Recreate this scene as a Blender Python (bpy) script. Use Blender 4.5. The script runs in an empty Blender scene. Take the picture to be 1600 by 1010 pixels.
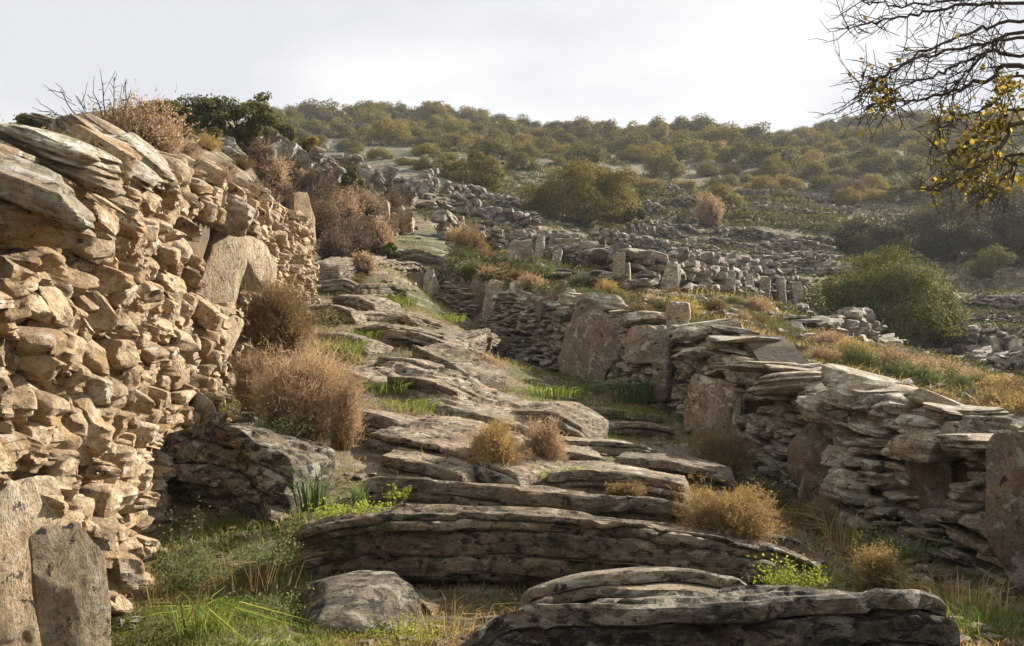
import bpy, math, random
import numpy as np
from mathutils import Vector, Matrix

random.seed(7)
SC = bpy.context.scene
R = math.radians

# ------------------------------------------------------------------ camera
F_PX, CX, CY, ROW_H = 1500.0, 800.0, 505.0, 640.0      # photo pixels
PITCH = math.atan((ROW_H - CY) / F_PX)
cam_d = bpy.data.cameras.new('camera')
cam = bpy.data.objects.new('camera', cam_d)
SC.collection.objects.link(cam)
cam.location = (0, 0, 0)
cam.rotation_euler = (R(90) + PITCH, 0, 0)
cam_d.sensor_width = 36.0
cam_d.lens = 36.0 * F_PX / 1600.0
cam_d.clip_start = 0.05
cam_d.clip_end = 2000
SC.camera = cam

# ------------------------------------------------------------------ light
SUN_AZ, SUN_EL = 54.0, 28.0          # azimuth clockwise from +Y towards +X
w = bpy.data.worlds.new('World')
SC.world = w
w.use_nodes = True
nt = w.node_tree
nt.nodes.clear()
sky = nt.nodes.new('ShaderNodeTexSky')
sky.sky_type = 'NISHITA'
sky.sun_disc = False
sky.sun_elevation = R(SUN_EL)
sky.sun_rotation = R(SUN_AZ)
sky.dust_density = 2.0
tc = nt.nodes.new('ShaderNodeTexCoord')
mp = nt.nodes.new('ShaderNodeMapping')
mp.inputs['Scale'].default_value = (1.0, 1.0, 2.6)
nz = nt.nodes.new('ShaderNodeTexNoise')
nz.inputs['Scale'].default_value = 2.1
nz.inputs['Detail'].default_value = 5
nz.inputs['Roughness'].default_value = 0.45
rp = nt.nodes.new('ShaderNodeValToRGB')
rp.color_ramp.elements[0].position = 0.42
rp.color_ramp.elements[0].color = (4.8, 4.95, 5.25, 1)
rp.color_ramp.elements[1].position = 0.66
rp.color_ramp.elements[1].color = (7.4, 7.4, 7.3, 1)
mx = nt.nodes.new('ShaderNodeMix')
mx.data_type = 'RGBA'
mx.inputs[0].default_value = 0.975                      # thin overcast over the blue
bg = nt.nodes.new('ShaderNodeBackground')
bg.inputs['Strength'].default_value = 0.055
wo = nt.nodes.new('ShaderNodeOutputWorld')
L = nt.links.new
L(tc.outputs['Generated'], mp.inputs['Vector'])
L(mp.outputs['Vector'], nz.inputs['Vector'])
L(nz.outputs['Fac'], rp.inputs['Fac'])
L(sky.outputs['Color'], mx.inputs[6])
L(rp.outputs['Color'], mx.inputs[7])
L(mx.outputs[2], bg.inputs['Color'])
L(bg.outputs['Background'], wo.inputs['Surface'])

sd = bpy.data.lights.new('sun', 'SUN')
sd.energy = 5.0
sd.angle = R(0.5)
sd.color = (1.0, 0.92, 0.8)
sun = bpy.data.objects.new('sun', sd)
SC.collection.objects.link(sun)
sv = Vector((math.sin(R(SUN_AZ)) * math.cos(R(SUN_EL)), math.cos(R(SUN_AZ)) * math.cos(R(SUN_EL)), math.sin(R(SUN_EL))))
sun.rotation_euler = sv.to_track_quat('Z', 'Y').to_euler()
sun.location = sv * 60

SC.view_settings.view_transform = 'Standard'
SC.view_settings.look = 'None'
SC.view_settings.exposure = 1.5
SC.view_settings.gamma = 1.0
SC.render.engine = 'CYCLES'
SC.cycles.use_denoising = True
SC.cycles.max_bounces = 6
SC.cycles.transparent_max_bounces = 8
SC.cycles.volume_bounces = 1

# ------------------------------------------------------------------ helpers
COL = SC.collection

def hsh(ix, iy, iz, seed):
    h = (ix.astype(np.int64) * 374761393 + iy.astype(np.int64) * 668265263 + iz.astype(np.int64) * 2147483647 + seed * 144665) & 0xffffffff
    h = ((h ^ (h >> 13)) * 1274126177) & 0xffffffff
    h = h ^ (h >> 16)
    return (h & 0xffff) / 32767.5 - 1.0

def vnoise(P, seed=0):
    P = np.asarray(P, float)
    I = np.floor(P).astype(np.int64)
    f = P - I
    u = f * f * (3 - 2 * f)
    x, y, z = I[:, 0], I[:, 1], I[:, 2]
    r = 0
    for dx in (0, 1):
        wx = u[:, 0] if dx else 1 - u[:, 0]
        for dy in (0, 1):
            wy = u[:, 1] if dy else 1 - u[:, 1]
            for dz in (0, 1):
                wz = u[:, 2] if dz else 1 - u[:, 2]
                r = r + wx * wy * wz * hsh(x + dx, y + dy, z + dz, seed)
    return r

def fbm(P, seed=0, octv=4):
    P = np.asarray(P, float)
    r, a = 0, 1.0
    for o in range(octv):
        r = r + a * vnoise(P * (2.03 ** o) + o * 7.7, seed + o)
        a *= 0.5
    return r / 1.9

def mesh_data(name, V, F, mat=None, smooth=False, sharp=None):
    V = np.asarray(V, np.float32)
    F = np.asarray(F, np.int32)
    me = bpy.data.meshes.new(name)
    n, k = F.shape
    me.vertices.add(len(V))
    me.vertices.foreach_set('co', V.ravel())
    me.loops.add(n * k)
    me.loops.foreach_set('vertex_index', F.ravel())
    me.polygons.add(n)
    me.polygons.foreach_set('loop_start', np.arange(0, n * k, k, dtype=np.int32))
    me.polygons.foreach_set('use_smooth', np.full(n, smooth or sharp is not None))
    me.update(calc_edges=True)
    if sharp is not None:
        me.set_sharp_from_angle(angle=R(sharp))
    if mat is not None:
        me.materials.append(mat)
    return me

def link(name, me, parent=None, loc=(0, 0, 0)):
    o = bpy.data.objects.new(name, me)
    COL.objects.link(o)
    o.location = loc
    if parent is not None:
        o.parent = parent
    return o

def mk(name, V, F, mat, parent=None, smooth=False, sharp=None, loc=(0, 0, 0)):
    return link(name, mesh_data(name, V, F, mat, smooth, sharp), parent, loc)

def tag(o, label, cat, group=None):
    o['label'] = label
    o['category'] = cat
    o['kind'] = 'thing'
    if group:
        o['group'] = group
    return o

def struct(o):
    o['kind'] = 'structure'
    return o

def thing(name, label, cat, loc=(0, 0, 0), group=None):
    return tag(link(name, None, None, loc), label, cat, group)

class Bag:
    """collects pieces that share a face size"""
    def __init__(s):
        s.V, s.F, s.n = [], [], 0
    def add(s, V, F):
        s.V.append(V)
        s.F.append(np.asarray(F) + s.n)
        s.n += len(V)
    def get(s):
        return np.concatenate(s.V), np.concatenate(s.F)

def at(px, py, Y):
    """world point that stands Y metres ahead along the photo ray (px, py)"""
    cx, cz = (px - CX) / F_PX, (CY - py) / F_PX
    c, s = math.cos(PITCH), math.sin(PITCH)
    d = np.array([cx, c - s * cz, s + c * cz])
    return d * (Y / d[1])

def rotm(rx, ry, rz):
    cx, sx, cy, sy, cz, sz = math.cos(rx), math.sin(rx), math.cos(ry), math.sin(ry), math.cos(rz), math.sin(rz)
    X = np.array([[1, 0, 0], [0, cx, -sx], [0, sx, cx]])
    Yv = np.array([[cy, 0, sy], [0, 1, 0], [-sy, 0, cy]])
    Z = np.array([[cz, -sz, 0], [sz, cz, 0], [0, 0, 1]])
    return Z @ Yv @ X

def unit(v):
    return v / np.maximum(np.linalg.norm(v, axis=-1, keepdims=True), 1e-9)

# --- stones
def cube_template(n):
    pts, idx, faces = [], {}, []
    def vid(p):
        k = tuple(np.round(p, 5))
        if k not in idx:
            idx[k] = len(pts)
            pts.append(k)
        return idx[k]
    t = np.linspace(-1, 1, n + 1)
    for ax in range(3):
        for sg in (-1, 1):
            for i in range(n):
                for j in range(n):
                    q = []
                    for (a, b) in ((i, j), (i + 1, j), (i + 1, j + 1), (i, j + 1)):
                        p = [0, 0, 0]
                        p[ax] = sg
                        p[(ax + 1) % 3] = t[a]
                        p[(ax + 2) % 3] = t[b]
                        q.append(vid(np.array(p, float)))
                    faces.append(q if sg > 0 else q[::-1])
    return np.array(pts, float), np.array(faces, int)

TEMPL = {n: cube_template(n) for n in (2, 4, 7, 12, 20)}

def stone_shape(rng, n, p=5.0, planes=9, rough=0.06, strata=0.05, freq=5.0, lo=.62, hi=.93):
    D, Fc = TEMPL[n]
    P = D / (np.sum(np.abs(D) ** p, axis=1, keepdims=True) ** (1 / p))
    for _ in range(planes):
        nn = rng.normal(size=3)
        nn[2] *= 0.8
        nn /= np.linalg.norm(nn)
        s = P @ nn
        d = s.max() * rng.uniform(lo, hi)
        P = P - np.outer(np.maximum(s - d, 0), nn)
    sd_ = int(rng.integers(1e6))
    if n > 2:
        off = rng.uniform(0, 50, 3)
        nrm = unit(P)
        P = P + nrm * (fbm(P * 1.3 + off, sd_, 4) * rough * 1.6)[:, None]
        lev = vnoise(np.stack([P[:, 0] * 0.7, P[:, 1] * 0.7, P[:, 2] * freq], 1) + off, sd_ + 9)
        P[:, :2] *= (1 + strata * lev)[:, None]
    else:
        P = P * (1 + rng.uniform(-.15, .15, (len(P), 1)))
    return P

_rs = np.random.default_rng(11)
LIB = {n: [stone_shape(_rs, n, p=8, planes=11, rough=.07, strata=.05, lo=.6, hi=.93) for _ in range(c)] for n, c in ((2, 24), (4, 24), (7, 40), (12, 24))}
LIBF = {n: [stone_shape(_rs, n, p=10, planes=8, rough=.05, strata=.06, freq=5, lo=.62) for _ in range(c)] for n, c in ((4, 16), (7, 30), (12, 20), (20, 8))}

def stone_at(rng, n, dims, rot, c, lib=None):
    lib = lib or LIB
    S = lib[n][int(rng.integers(len(lib[n])))]
    sg = np.where(rng.random(2) < .5, -1.0, 1.0)
    sg = np.array([sg[0], sg[1], sg[0] * sg[1]])      # a half turn: keeps the faces outward
    P = S * sg * (np.asarray(dims) / 2)
    return P @ rot.T + np.asarray(c), TEMPL[n][1]

# --- ribbons: tapering strips of three triangles (blades, stems, twigs)
def ribbons(P0, P1, P2, w, rng):
    N = len(P0)
    t = unit(P2 - P0)
    r = rng.normal(size=(N, 3))
    s = unit(np.cross(t, r)) * np.asarray(w).reshape(-1, 1) * .5
    V = np.stack([P0 - s, P0 + s, P1 - s * .75, P1 + s * .75, P2], 1).reshape(-1, 3)
    b = (np.arange(N) * 5)[:, None]
    F = np.concatenate([b + [0, 1, 3], b + [0, 3, 2], b + [2, 3, 4]], 1).reshape(-1, 3)
    return V, F

def leaf_quads(C, size, rng, aspect=.55, nbias=None, jitter=1.0):
    N = len(C)
    nrm = rng.normal(size=(N, 3)) * jitter
    if nbias is not None:
        nrm = nrm + nbias
    nrm = unit(nrm)
    u = unit(np.cross(nrm, rng.normal(size=(N, 3))))
    v = np.cross(nrm, u)
    s = np.asarray(size).reshape(-1, 1) * rng.uniform(.7, 1.3, (N, 1)) * .5
    V = np.stack([C - u * s, C + v * s * aspect, C + u * s, C - v * s * aspect], 1).reshape(-1, 3)
    F = (np.arange(N) * 4)[:, None] + np.array([0, 1, 2, 3])
    return V, F

def tube(pts, rad, sides=6):
    pts = np.asarray(pts, float)
    rad = np.asarray(rad, float)
    T = unit(np.gradient(pts, axis=0))
    ref = np.array([0.31, 0.2, 0.93])
    A = unit(np.cross(T, ref))
    B = np.cross(T, A)
    an = np.arange(sides) * 2 * math.pi / sides
    V = pts[:, None, :] + rad[:, None, None] * (np.cos(an)[None, :, None] * A[:, None, :] + np.sin(an)[None, :, None] * B[:, None, :])
    F = []
    for i in range(len(pts) - 1):
        for j in range(sides):
            F.append([i * sides + j, i * sides + (j + 1) % sides, (i + 1) * sides + (j + 1) % sides, (i + 1) * sides + j])
    return V.reshape(-1, 3), np.array(F)

def smoothcurve(pts, n):
    pts = np.asarray(pts, float)
    if len(pts) == 2:
        return pts[0] + (pts[1] - pts[0]) * np.linspace(0, 1, n)[:, None]
    q = np.concatenate([[2 * pts[0] - pts[1]], pts, [2 * pts[-1] - pts[-2]]])
    out = []
    m = len(pts) - 1
    for t in np.linspace(0, m - 1e-6, n):
        i = int(t)
        f = t - i
        a, b, c, d = q[i], q[i + 1], q[i + 2], q[i + 3]
        out.append(.5 * ((2 * b) + (c - a) * f + (2 * a - 5 * b + 4 * c - d) * f * f + (3 * b - a - 3 * c + d) * f ** 3))
    return np.array(out)

# ------------------------------------------------------------------ materials
def new_mat(name):
    m = bpy.data.materials.new(name)
    m.use_nodes = True
    t = m.node_tree
    t.nodes.clear()
    return m, t

def node(t, kind, ins=None, **props):
    n = t.nodes.new(kind)
    for k, v in props.items():
        setattr(n, k, v)
    for k, v in (ins or {}).items():
        if hasattr(v, 'is_linked'):
            t.links.new(v, n.inputs[k])
        else:
            n.inputs[k].default_value = v
    return n

def c4(c):
    return (c[0], c[1], c[2], 1.0)

def noise(t, vec, scale, detail=4, rough=.55, dist=0.0):
    return node(t, 'ShaderNodeTexNoise', {'Vector': vec, 'Scale': scale, 'Detail': detail, 'Roughness': rough, 'Distortion': dist}).outputs['Fac']

def ramp(t, fac, stops):
    n = node(t, 'ShaderNodeValToRGB', {'Fac': fac})
    cr = n.color_ramp
    while len(cr.elements) < len(stops):
        cr.elements.new(.5)
    for e, (p, c) in zip(cr.elements, stops):
        e.position = p
        e.color = c4(c) if hasattr(c, '__len__') else (c, c, c, 1)
    return n.outputs['Color']

def mixc(t, fac, a, b, mode='MIX'):
    n = t.nodes.new('ShaderNodeMix')
    n.data_type = 'RGBA'
    n.blend_type = mode
    for k, v in ((0, fac), (6, a), (7, b)):
        if hasattr(v, 'is_linked'):
            t.links.new(v, n.inputs[k])
        else:
            n.inputs[k].default_value = v if k == 0 else c4(v)
    return n.outputs[2]

def math_(t, op, a, b=0.0):
    n = node(t, 'ShaderNodeMath', operation=op)
    for i, v in enumerate((a, b)):
        if hasattr(v, 'is_linked'):
            t.links.new(v, n.inputs[i])
        else:
            n.inputs[i].default_value = v
    return n.outputs[0]

def finish(t, col, rough, normal=None):
    b = node(t, 'ShaderNodeBsdfPrincipled', {'Base Color': col, 'Roughness': rough, 'Specular IOR Level': .25})
    if normal is not None:
        t.links.new(normal, b.inputs['Normal'])
    o = node(t, 'ShaderNodeOutputMaterial', {'Surface': b.outputs[0]})
    return b

def rock_mat(name, dark, mid, light, lich=.5, lichcol=(.5, .47, .39), black=.5, ochre=.35, scale=1.0, band=(1, 1, 3.2), bump=.9, dist=.04, moss=0.0):
    m, t = new_mat(name)
    g = node(t, 'ShaderNodeNewGeometry')
    P = g.outputs['Position']
    isl = g.outputs['Random Per Island']
    off = node(t, 'ShaderNodeVectorMath', {0: P}, operation='ADD')
    sc = node(t, 'ShaderNodeVectorMath', {0: (13.0, 7.0, 3.0)}, operation='SCALE')
    t.links.new(isl, sc.inputs['Scale'])
    t.links.new(sc.outputs[0], off.inputs[1])
    V = off.outputs[0]
    bm = node(t, 'ShaderNodeMapping', {'Vector': V, 'Scale': band, 'Rotation': (R(8), R(12), 0)}).outputs[0]
    lm = node(t, 'ShaderNodeMapping', {'Vector': V, 'Scale': tuple(max(1.0, x * .45) for x in band), 'Rotation': (R(8), R(12), 0)}).outputs[0]
    nb = noise(t, bm, 4.0 * scale, 9, .68, 1.2)
    nm_ = noise(t, V, 6.0 * scale, 8, .7, .5)
    base = math_(t, 'ADD', math_(t, 'MULTIPLY', nb, .5), math_(t, 'MULTIPLY', nm_, .5))
    col = ramp(t, base, [(.36, dark), (.5, mid), (.62, light)])
    nf = noise(t, V, 48 * scale, 6, .75)
    col = mixc(t, .85, col, ramp(t, nf, [(.34, .35), (.5, .95), (.66, 1.3)]), 'MULTIPLY')
    ne = noise(t, V, 2.7 * scale, 4, .6)
    col = mixc(t, math_(t, 'MULTIPLY', ramp(t, ne, [(.48, 0.0), (.66, 1.0)]), ochre), col, (.34, .19, .075))
    nl = noise(t, lm, 7 * scale, 9, .72, .6)
    col = mixc(t, ramp(t, nl, [(.64 - .18 * lich, 0.0), (.69 - .18 * lich, .85)]), col, lichcol)
    nk = noise(t, lm, 13 * scale, 8, .75, .5)
    col = mixc(t, ramp(t, nk, [(.66 - .18 * black, 0.0), (.7 - .18 * black, .92)]), col, (.028, .025, .02))
    if moss:
        nm = noise(t, V, 3.5 * scale, 6, .65, .3)
        col = mixc(t, ramp(t, nm, [(.7 - .2 * moss, 0.0), (.78 - .2 * moss, .9)]), col, (.05, .062, .014))
    col = mixc(t, ramp(t, isl, [(0.0, 0.0), (.5, 0.0), (.72, .55), (.8, .1), (1.0, .4)]), col, mixc(t, 1.0, col, (.8, .86, .95), 'MULTIPLY'))
    col = mixc(t, 1.0, col, ramp(t, isl, [(0.0, .62), (.3, 1.1), (.6, .85), (1.0, 1.15)]), 'MULTIPLY')
    h = math_(t, 'ADD', math_(t, 'MULTIPLY', nb, 1.3), math_(t, 'MULTIPLY', nm_, 1.2))
    h = math_(t, 'ADD', h, math_(t, 'MULTIPLY', nf, .45))
    h = math_(t, 'ADD', h, math_(t, 'MULTIPLY', nl, .5))
    bp = node(t, 'ShaderNodeBump', {'Height': h, 'Strength': bump, 'Distance': dist})
    finish(t, col, .9, bp.outputs[0])
    return m

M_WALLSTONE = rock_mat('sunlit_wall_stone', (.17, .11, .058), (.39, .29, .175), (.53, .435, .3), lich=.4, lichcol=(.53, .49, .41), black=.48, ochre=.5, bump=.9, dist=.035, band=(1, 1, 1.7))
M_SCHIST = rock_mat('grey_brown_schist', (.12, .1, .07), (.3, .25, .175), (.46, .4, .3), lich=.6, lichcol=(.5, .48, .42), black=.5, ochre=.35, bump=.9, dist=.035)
M_ORTHO = rock_mat('brown_upright_schist', (.12, .09, .06), (.25, .19, .13), (.36, .29, .2), lich=.5, black=.45, ochre=.4, band=(2.2, 2.2, .9), bump=.9, dist=.035)
M_PALEORTHO = rock_mat('pale_upright_schist', (.32, .24, .145), (.48, .38, .25), (.58, .49, .35), lich=.3, black=.45, ochre=.35, band=(3, 3, 1.3), bump=1.0, dist=.035)
M_LEDGE = rock_mat('lichened_bedrock', (.1, .08, .055), (.26, .2, .135), (.42, .34, .23), lich=.55, lichcol=(.46, .43, .35), black=.62, ochre=.25, scale=.9, band=(.8, 1.2, 4.5), bump=1.0, dist=.05)
M_MOSSLEDGE = rock_mat('mossy_bedrock', (.09, .07, .045), (.24, .18, .12), (.4, .32, .21), lich=.5, lichcol=(.42, .38, .29), black=.74, ochre=.2, scale=.9, band=(.8, 1.2, 4.5), bump=1.0, dist=.05, moss=.6)
M_DARKLEDGE = rock_mat('blackened_bedrock', (.06, .05, .036), (.17, .14, .1), (.34, .28, .2), lich=.62, lichcol=(.4, .37, .29), black=.85, ochre=.15, scale=.9, band=(.8, 1.2, 4.5), bump=1.0, dist=.05)
M_FARSTONE = rock_mat('far_grey_stone', (.1, .085, .065), (.2, .172, .135), (.33, .3, .24), lich=.45, black=.5, ochre=.3, scale=.5, bump=.5, dist=.05)
M_GAPSHADE = rock_mat('gap_shade_earth', (.05, .035, .022), (.1, .07, .042), (.16, .115, .07), lich=.0, black=.2, ochre=.2, bump=.6)  # earth tone of the wall cores, dark so gaps between stones look shaded

def leaf_mat(name, c1, c2, c3=None, trans=.35, patch=2.0, rough=.75, tint=None):
    m, t = new_mat(name)
    g = node(t, 'ShaderNodeNewGeometry')
    oi = node(t, 'ShaderNodeObjectInfo')
    col = ramp(t, g.outputs['Random Per Island'], [(0.0, c1), (.75, c2), (1.0, c3 or c2)])
    n1 = noise(t, g.outputs['Position'], patch, 3, .5)
    col = mixc(t, .6, col, ramp(t, n1, [(.35, .6), (.65, 1.3)]), 'MULTIPLY')
    if tint:
        col = mixc(t, math_(t, 'MULTIPLY', ramp(t, oi.outputs['Random'], [(.45, 0.0), (1.0, 1.0)]), .75), col, tint)
    col = mixc(t, .8, col, ramp(t, oi.outputs['Random'], [(0.0, .75), (1.0, 1.2)]), 'MULTIPLY')
    d = node(t, 'ShaderNodeBsdfPrincipled', {'Base Color': col, 'Roughness': rough, 'Specular IOR Level': .08})
    tr = node(t, 'ShaderNodeBsdfTranslucent', {'Color': mixc(t, 1.0, col, (1.25, 1.15, .8), 'MULTIPLY')})
    s = node(t, 'ShaderNodeMixShader', {0: trans, 1: d.outputs[0], 2: tr.outputs[0]})
    node(t, 'ShaderNodeOutputMaterial', {'Surface': s.outputs[0]})
    return m

M_EVERGREEN = leaf_mat('evergreen_leaf', (.045, .055, .018), (.11, .11, .035), (.17, .15, .05), .3, .7)
M_OLIVEBUSH = leaf_mat('olive_green_leaf', (.045, .055, .016), (.115, .12, .036), (.22, .19, .06), .35, .9)
M_HILLBUSH = leaf_mat('hill_bush_leaf', (.045, .05, .017), (.14, .13, .038), (.28, .235, .065), .34, .35, tint=(.24, .17, .045))
M_SCRUB = leaf_mat('hill_scrub_leaf', (.05, .052, .022), (.105, .1, .042), (.155, .14, .062), .25, .2)
M_RUSTBUSH = leaf_mat('rusty_bush_leaf', (.07, .068, .02), (.2, .165, .045), (.32, .235, .06), .3, .5)
M_THICKET = leaf_mat('thicket_leaf', (.04, .04, .02), (.075, .068, .03), (.1, .085, .04), .25, .4)
M_DRY = leaf_mat('dry_golden_twig', (.2, .14, .065), (.35, .25, .125), (.46, .35, .19), .35, 4)
M_PINKDRY = leaf_mat('dry_pinkish_twig', (.22, .15, .105), (.42, .31, .22), (.54, .43, .32), .35, 4)
M_BROWNDRY = leaf_mat('dry_brown_twig', (.1, .07, .04), (.21, .15, .08), (.32, .235, .13), .3, 4)
M_BARE = leaf_mat('bare_mauve_twig', (.1, .07, .05), (.2, .14, .1), (.27, .2, .145), .15, 1.5)
M_GRASS = leaf_mat('green_grass', (.06, .1, .022), (.16, .205, .042), (.29, .28, .08), .45, 1.5, .5)
M_SLOPEGRASS = leaf_mat('dull_slope_grass', (.05, .055, .022), (.1, .1, .04), (.19, .165, .08), .35, 1.2)
M_STRAW = leaf_mat('straw_grass', (.24, .17, .075), (.38, .29, .14), (.48, .4, .22), .4, 1.5)
M_IRIS = leaf_mat('blue_green_blade', (.05, .09, .03), (.11, .16, .06), (.18, .22, .09), .4, 2.0, .45)
M_HERB = leaf_mat('yellow_green_herb', (.13, .17, .03), (.25, .29, .05), (.36, .37, .08), .45, 3.0)
M_GREYHERB = leaf_mat('grey_green_herb', (.07, .09, .045), (.14, .16, .075), (.22, .23, .12), .35, 3.0)
M_AUTUMN = leaf_mat('autumn_tree_leaf', (.07, .055, .018), (.24, .19, .045), (.5, .42, .07), .5, 3.0)
M_BARK = leaf_mat('dark_bark', (.045, .034, .026), (.07, .052, .04), None, 0.0, 6, .9)

def ground_mat():
    m, t = new_mat('hillside_earth')
    g = node(t, 'ShaderNodeNewGeometry')
    P = g.outputs['Position']
    n1 = noise(t, P, .9, 6, .6)
    n2 = noise(t, P, 7, 6, .65)
    n3 = noise(t, P, 38, 5, .7)
    soil = ramp(t, n2, [(.3, (.06, .042, .026)), (.5, (.13, .092, .055)), (.72, (.22, .165, .1))])
    grs = ramp(t, n3, [(.3, (.03, .035, .012)), (.6, (.068, .074, .025)), (.75, (.12, .105, .045))])
    dry = ramp(t, n3, [(.3, (.085, .06, .032)), (.7, (.2, .145, .078))])
    col = mixc(t, ramp(t, n1, [(.42, 0.0), (.52, 1.0)]), soil, dry)
    n5 = noise(t, P, .35, 5, .6, .5)
    col = mixc(t, ramp(t, n5, [(.46, 0.0), (.56, .9)]), col, grs)
    mp_ = node(t, 'ShaderNodeMapping', {'Vector': P, 'Scale': (1, 1, 3)}).outputs[0]
    vo = node(t, 'ShaderNodeTexVoronoi', {'Vector': mp_, 'Scale': 3.2})
    st = noise(t, P, 1.7, 5, .6)
    grey = mixc(t, .7, (.24, .205, .16), ramp(t, vo.outputs['Color'], [(.2, .5), (.8, 1.3)]), 'MULTIPLY')
    sx = node(t, 'ShaderNodeSeparateXYZ', {0: P}).outputs['Y']
    hill = ramp(t, math_(t, 'DIVIDE', sx, 200.0), [(.1, 0.0), (.2, .45), (.5, .8)])
    col = mixc(t, hill, col, ramp(t, n2, [(.3, (.035, .034, .016)), (.7, (.085, .076, .036))]))
    col = mixc(t, ramp(t, st, [(.54, 0.0), (.6, .85)]), col, grey)
    h = math_(t, 'ADD', math_(t, 'MULTIPLY', n2, 1.0), math_(t, 'MULTIPLY', n3, .4))
    bp = node(t, 'ShaderNodeBump', {'Height': h, 'Strength': .8, 'Distance': .06})
    finish(t, col, .95, bp.outputs[0])
    return m
M_GROUND = ground_mat()

# ------------------------------------------------------------------ terrain
def A3(l):
    return [at(*p) if len(p) == 3 else np.array(p[:3]) for p in l]

PATH_PTS = A3([(450, 940, 4.65), (580, 940, 4.65), (700, 940, 4.65), (850, 945, 4.7), (1000, 940, 4.75), (1180, 930, 4.85), (560, 985, 4.2), (160, 1010, 4.0), (450, 1000, 3.7), (700, 1010, 3.6), (1000, 965, 4.3), (1500, 1010, 3.6), (1560, 960, 4.5), (1500, 905, 6.0),
    (280, 775, 6), (450, 812, 5.6), (700, 836, 5.6), (1000, 850, 5.6), (1200, 868, 5.4), (1300, 885, 5.6), (1430, 850, 7),
    (370, 610, 9), (560, 705, 7.3), (700, 750, 6.8), (850, 765, 6.6), (1100, 775, 7), (1220, 790, 8.2),
    (500, 560, 11), (600, 605, 9.5), (750, 665, 8.6), (900, 695, 8.4), (1050, 695, 9.5), (1110, 690, 10),
    (500, 490, 14.5), (600, 520, 13), (700, 560, 11.5), (800, 605, 11), (900, 615, 12), (1020, 650, 11.5),
    (520, 450, 18), (600, 470, 17.5), (700, 510, 16), (780, 560, 16), (870, 590, 15.5),
    (540, 420, 22), (620, 430, 22), (640, 480, 23), (560, 400, 26), (680, 402, 28), (720, 412, 28), (600, 370, 32), (650, 360, 36), (640, 320, 48),
    (700, 300, 58), (760, 290, 64), (900, 345, 62), (800, 370, 42),
    (0, 0, -1.15, 0), (-1.5, 0, -1.1, 0), (2.5, 0, -1.15, 0), (0, -2, -1.3, 0)])
RIGHT_PTS = A3([(1600, 670, 6.5), (1590, 652, 9), (1450, 604, 11), (1300, 558, 13), (1200, 521, 15), (1100, 479, 18), (1000, 442, 22), (870, 407, 27), (770, 402, 30),
    (1500, 662, 7), (1300, 602, 9.5), (1150, 552, 11.5), (1000, 485, 15), (880, 455, 18), (780, 432, 21),
    (1600, 600, 20), (1450, 560, 26), (1380, 540, 34), (1500, 510, 40), (1600, 460, 55), (1600, 432, 62), (1300, 500, 33), (1200, 470, 32),
    (1250, 440, 45), (1100, 430, 36), (1000, 412, 36), (1100, 390, 55), (1300, 400, 62), (1000, 352, 68), (900, 345, 62), (800, 370, 42), (720, 332, 46), (700, 300, 58), (640, 312, 50), (760, 292, 64),
    (650, 260, 85), (900, 270, 90), (1100, 283, 105), (1300, 288, 105), (1500, 283, 110), (700, 220, 135), (1000, 238, 135), (1300, 238, 135), (1550, 238, 140),
    (430, 183, 190), (700, 180, 190), (850, 203, 180), (1000, 206, 175), (1080, 198, 178), (1200, 216, 170), (1330, 193, 185), (1600, 185, 190), (200, 200, 190), (1800, 185, 190),
    (3.5, 0, -.6, 0), (4, 3, -.4, 0), (8, 5, .2, 0)])
LEFT_PTS = A3([(-2.3, 3, .8, 0), (-2.6, 6, 1.5, 0), (-3.1, 9, 2.0, 0), (-3.7, 15, 2.75, 0), (-5, 5, 1.3, 0), (-6, 10, 2.5, 0), (-2.2, 0, .2, 0), (-5, 0, .5, 0),
    (300, 218, 20), (400, 220, 28), (440, 232, 31), (520, 266, 38), (600, 302, 45), (650, 314, 50), (500, 388, 24), (600, 367, 32), (450, 345, 20),
    (430, 285, 26), (540, 325, 34), (480, 402, 20), (100, 230, 24), (0, 240, 24), (200, 230, 22), (700, 300, 58),
    (430, 183, 190), (200, 200, 190), (0, 205, 190), (500, 245, 85), (300, 235, 85), (0, 240, 80)])

def warp(x, y):
    yc = np.clip(y, -2.3, 215)
    return np.clip(x / (yc + 3), -.95, .95), np.log(yc + 3), yc + 3

class TPS:
    def __init__(s, pts, lam=1e-4):
        P = np.array(pts)
        a, b, d = warp(P[:, 0], P[:, 1])
        s.c = np.stack([a * 2.0, b], 1)
        q = P[:, 2] / d
        n = len(P)
        K = s.k(s.c, s.c) + lam * np.eye(n)
        A = np.concatenate([np.ones((n, 1)), s.c], 1)
        M = np.block([[K, A], [A.T, np.zeros((3, 3))]])
        s.w = np.linalg.solve(M, np.concatenate([q, np.zeros(3)]))
    def k(s, X, C):
        r2 = ((X[:, None, :] - C[None, :, :]) ** 2).sum(-1)
        return .5 * r2 * np.log(r2 + 1e-12)
    def __call__(s, x, y):
        a, b, d = warp(x, y)
        X = np.stack([a * 2.0, b], 1)
        return (s.k(X, s.c) @ s.w[:-3] + s.w[-3] + X @ s.w[-2:]) * d

T_PATH, T_RIGHT, T_LEFT = TPS(PATH_PTS), TPS(RIGHT_PTS), TPS(LEFT_PTS)
YR = np.array([-3, 3, 6, 9, 12, 16, 18, 24, 28, 34, 45, 60, 200]); XR = np.array([3.3, 3.15, 2.85, 2.42, 1.95, .9, -.05, -2.5, -2.2, -2.6, -5, -4, -20])
YL = np.array([-3, 3.4, 4, 6, 9, 15, 20, 28, 45, 60, 200]); XL = np.array([-1.45, -1.62, -1.72, -2.1, -2.6, -3.15, -4.2, -5.6, -8.5, -9, -40])

def sstep(a, b, x):
    t = np.clip((x - a) / (b - a), 0, 1)
    return t * t * (3 - 2 * t)

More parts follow.
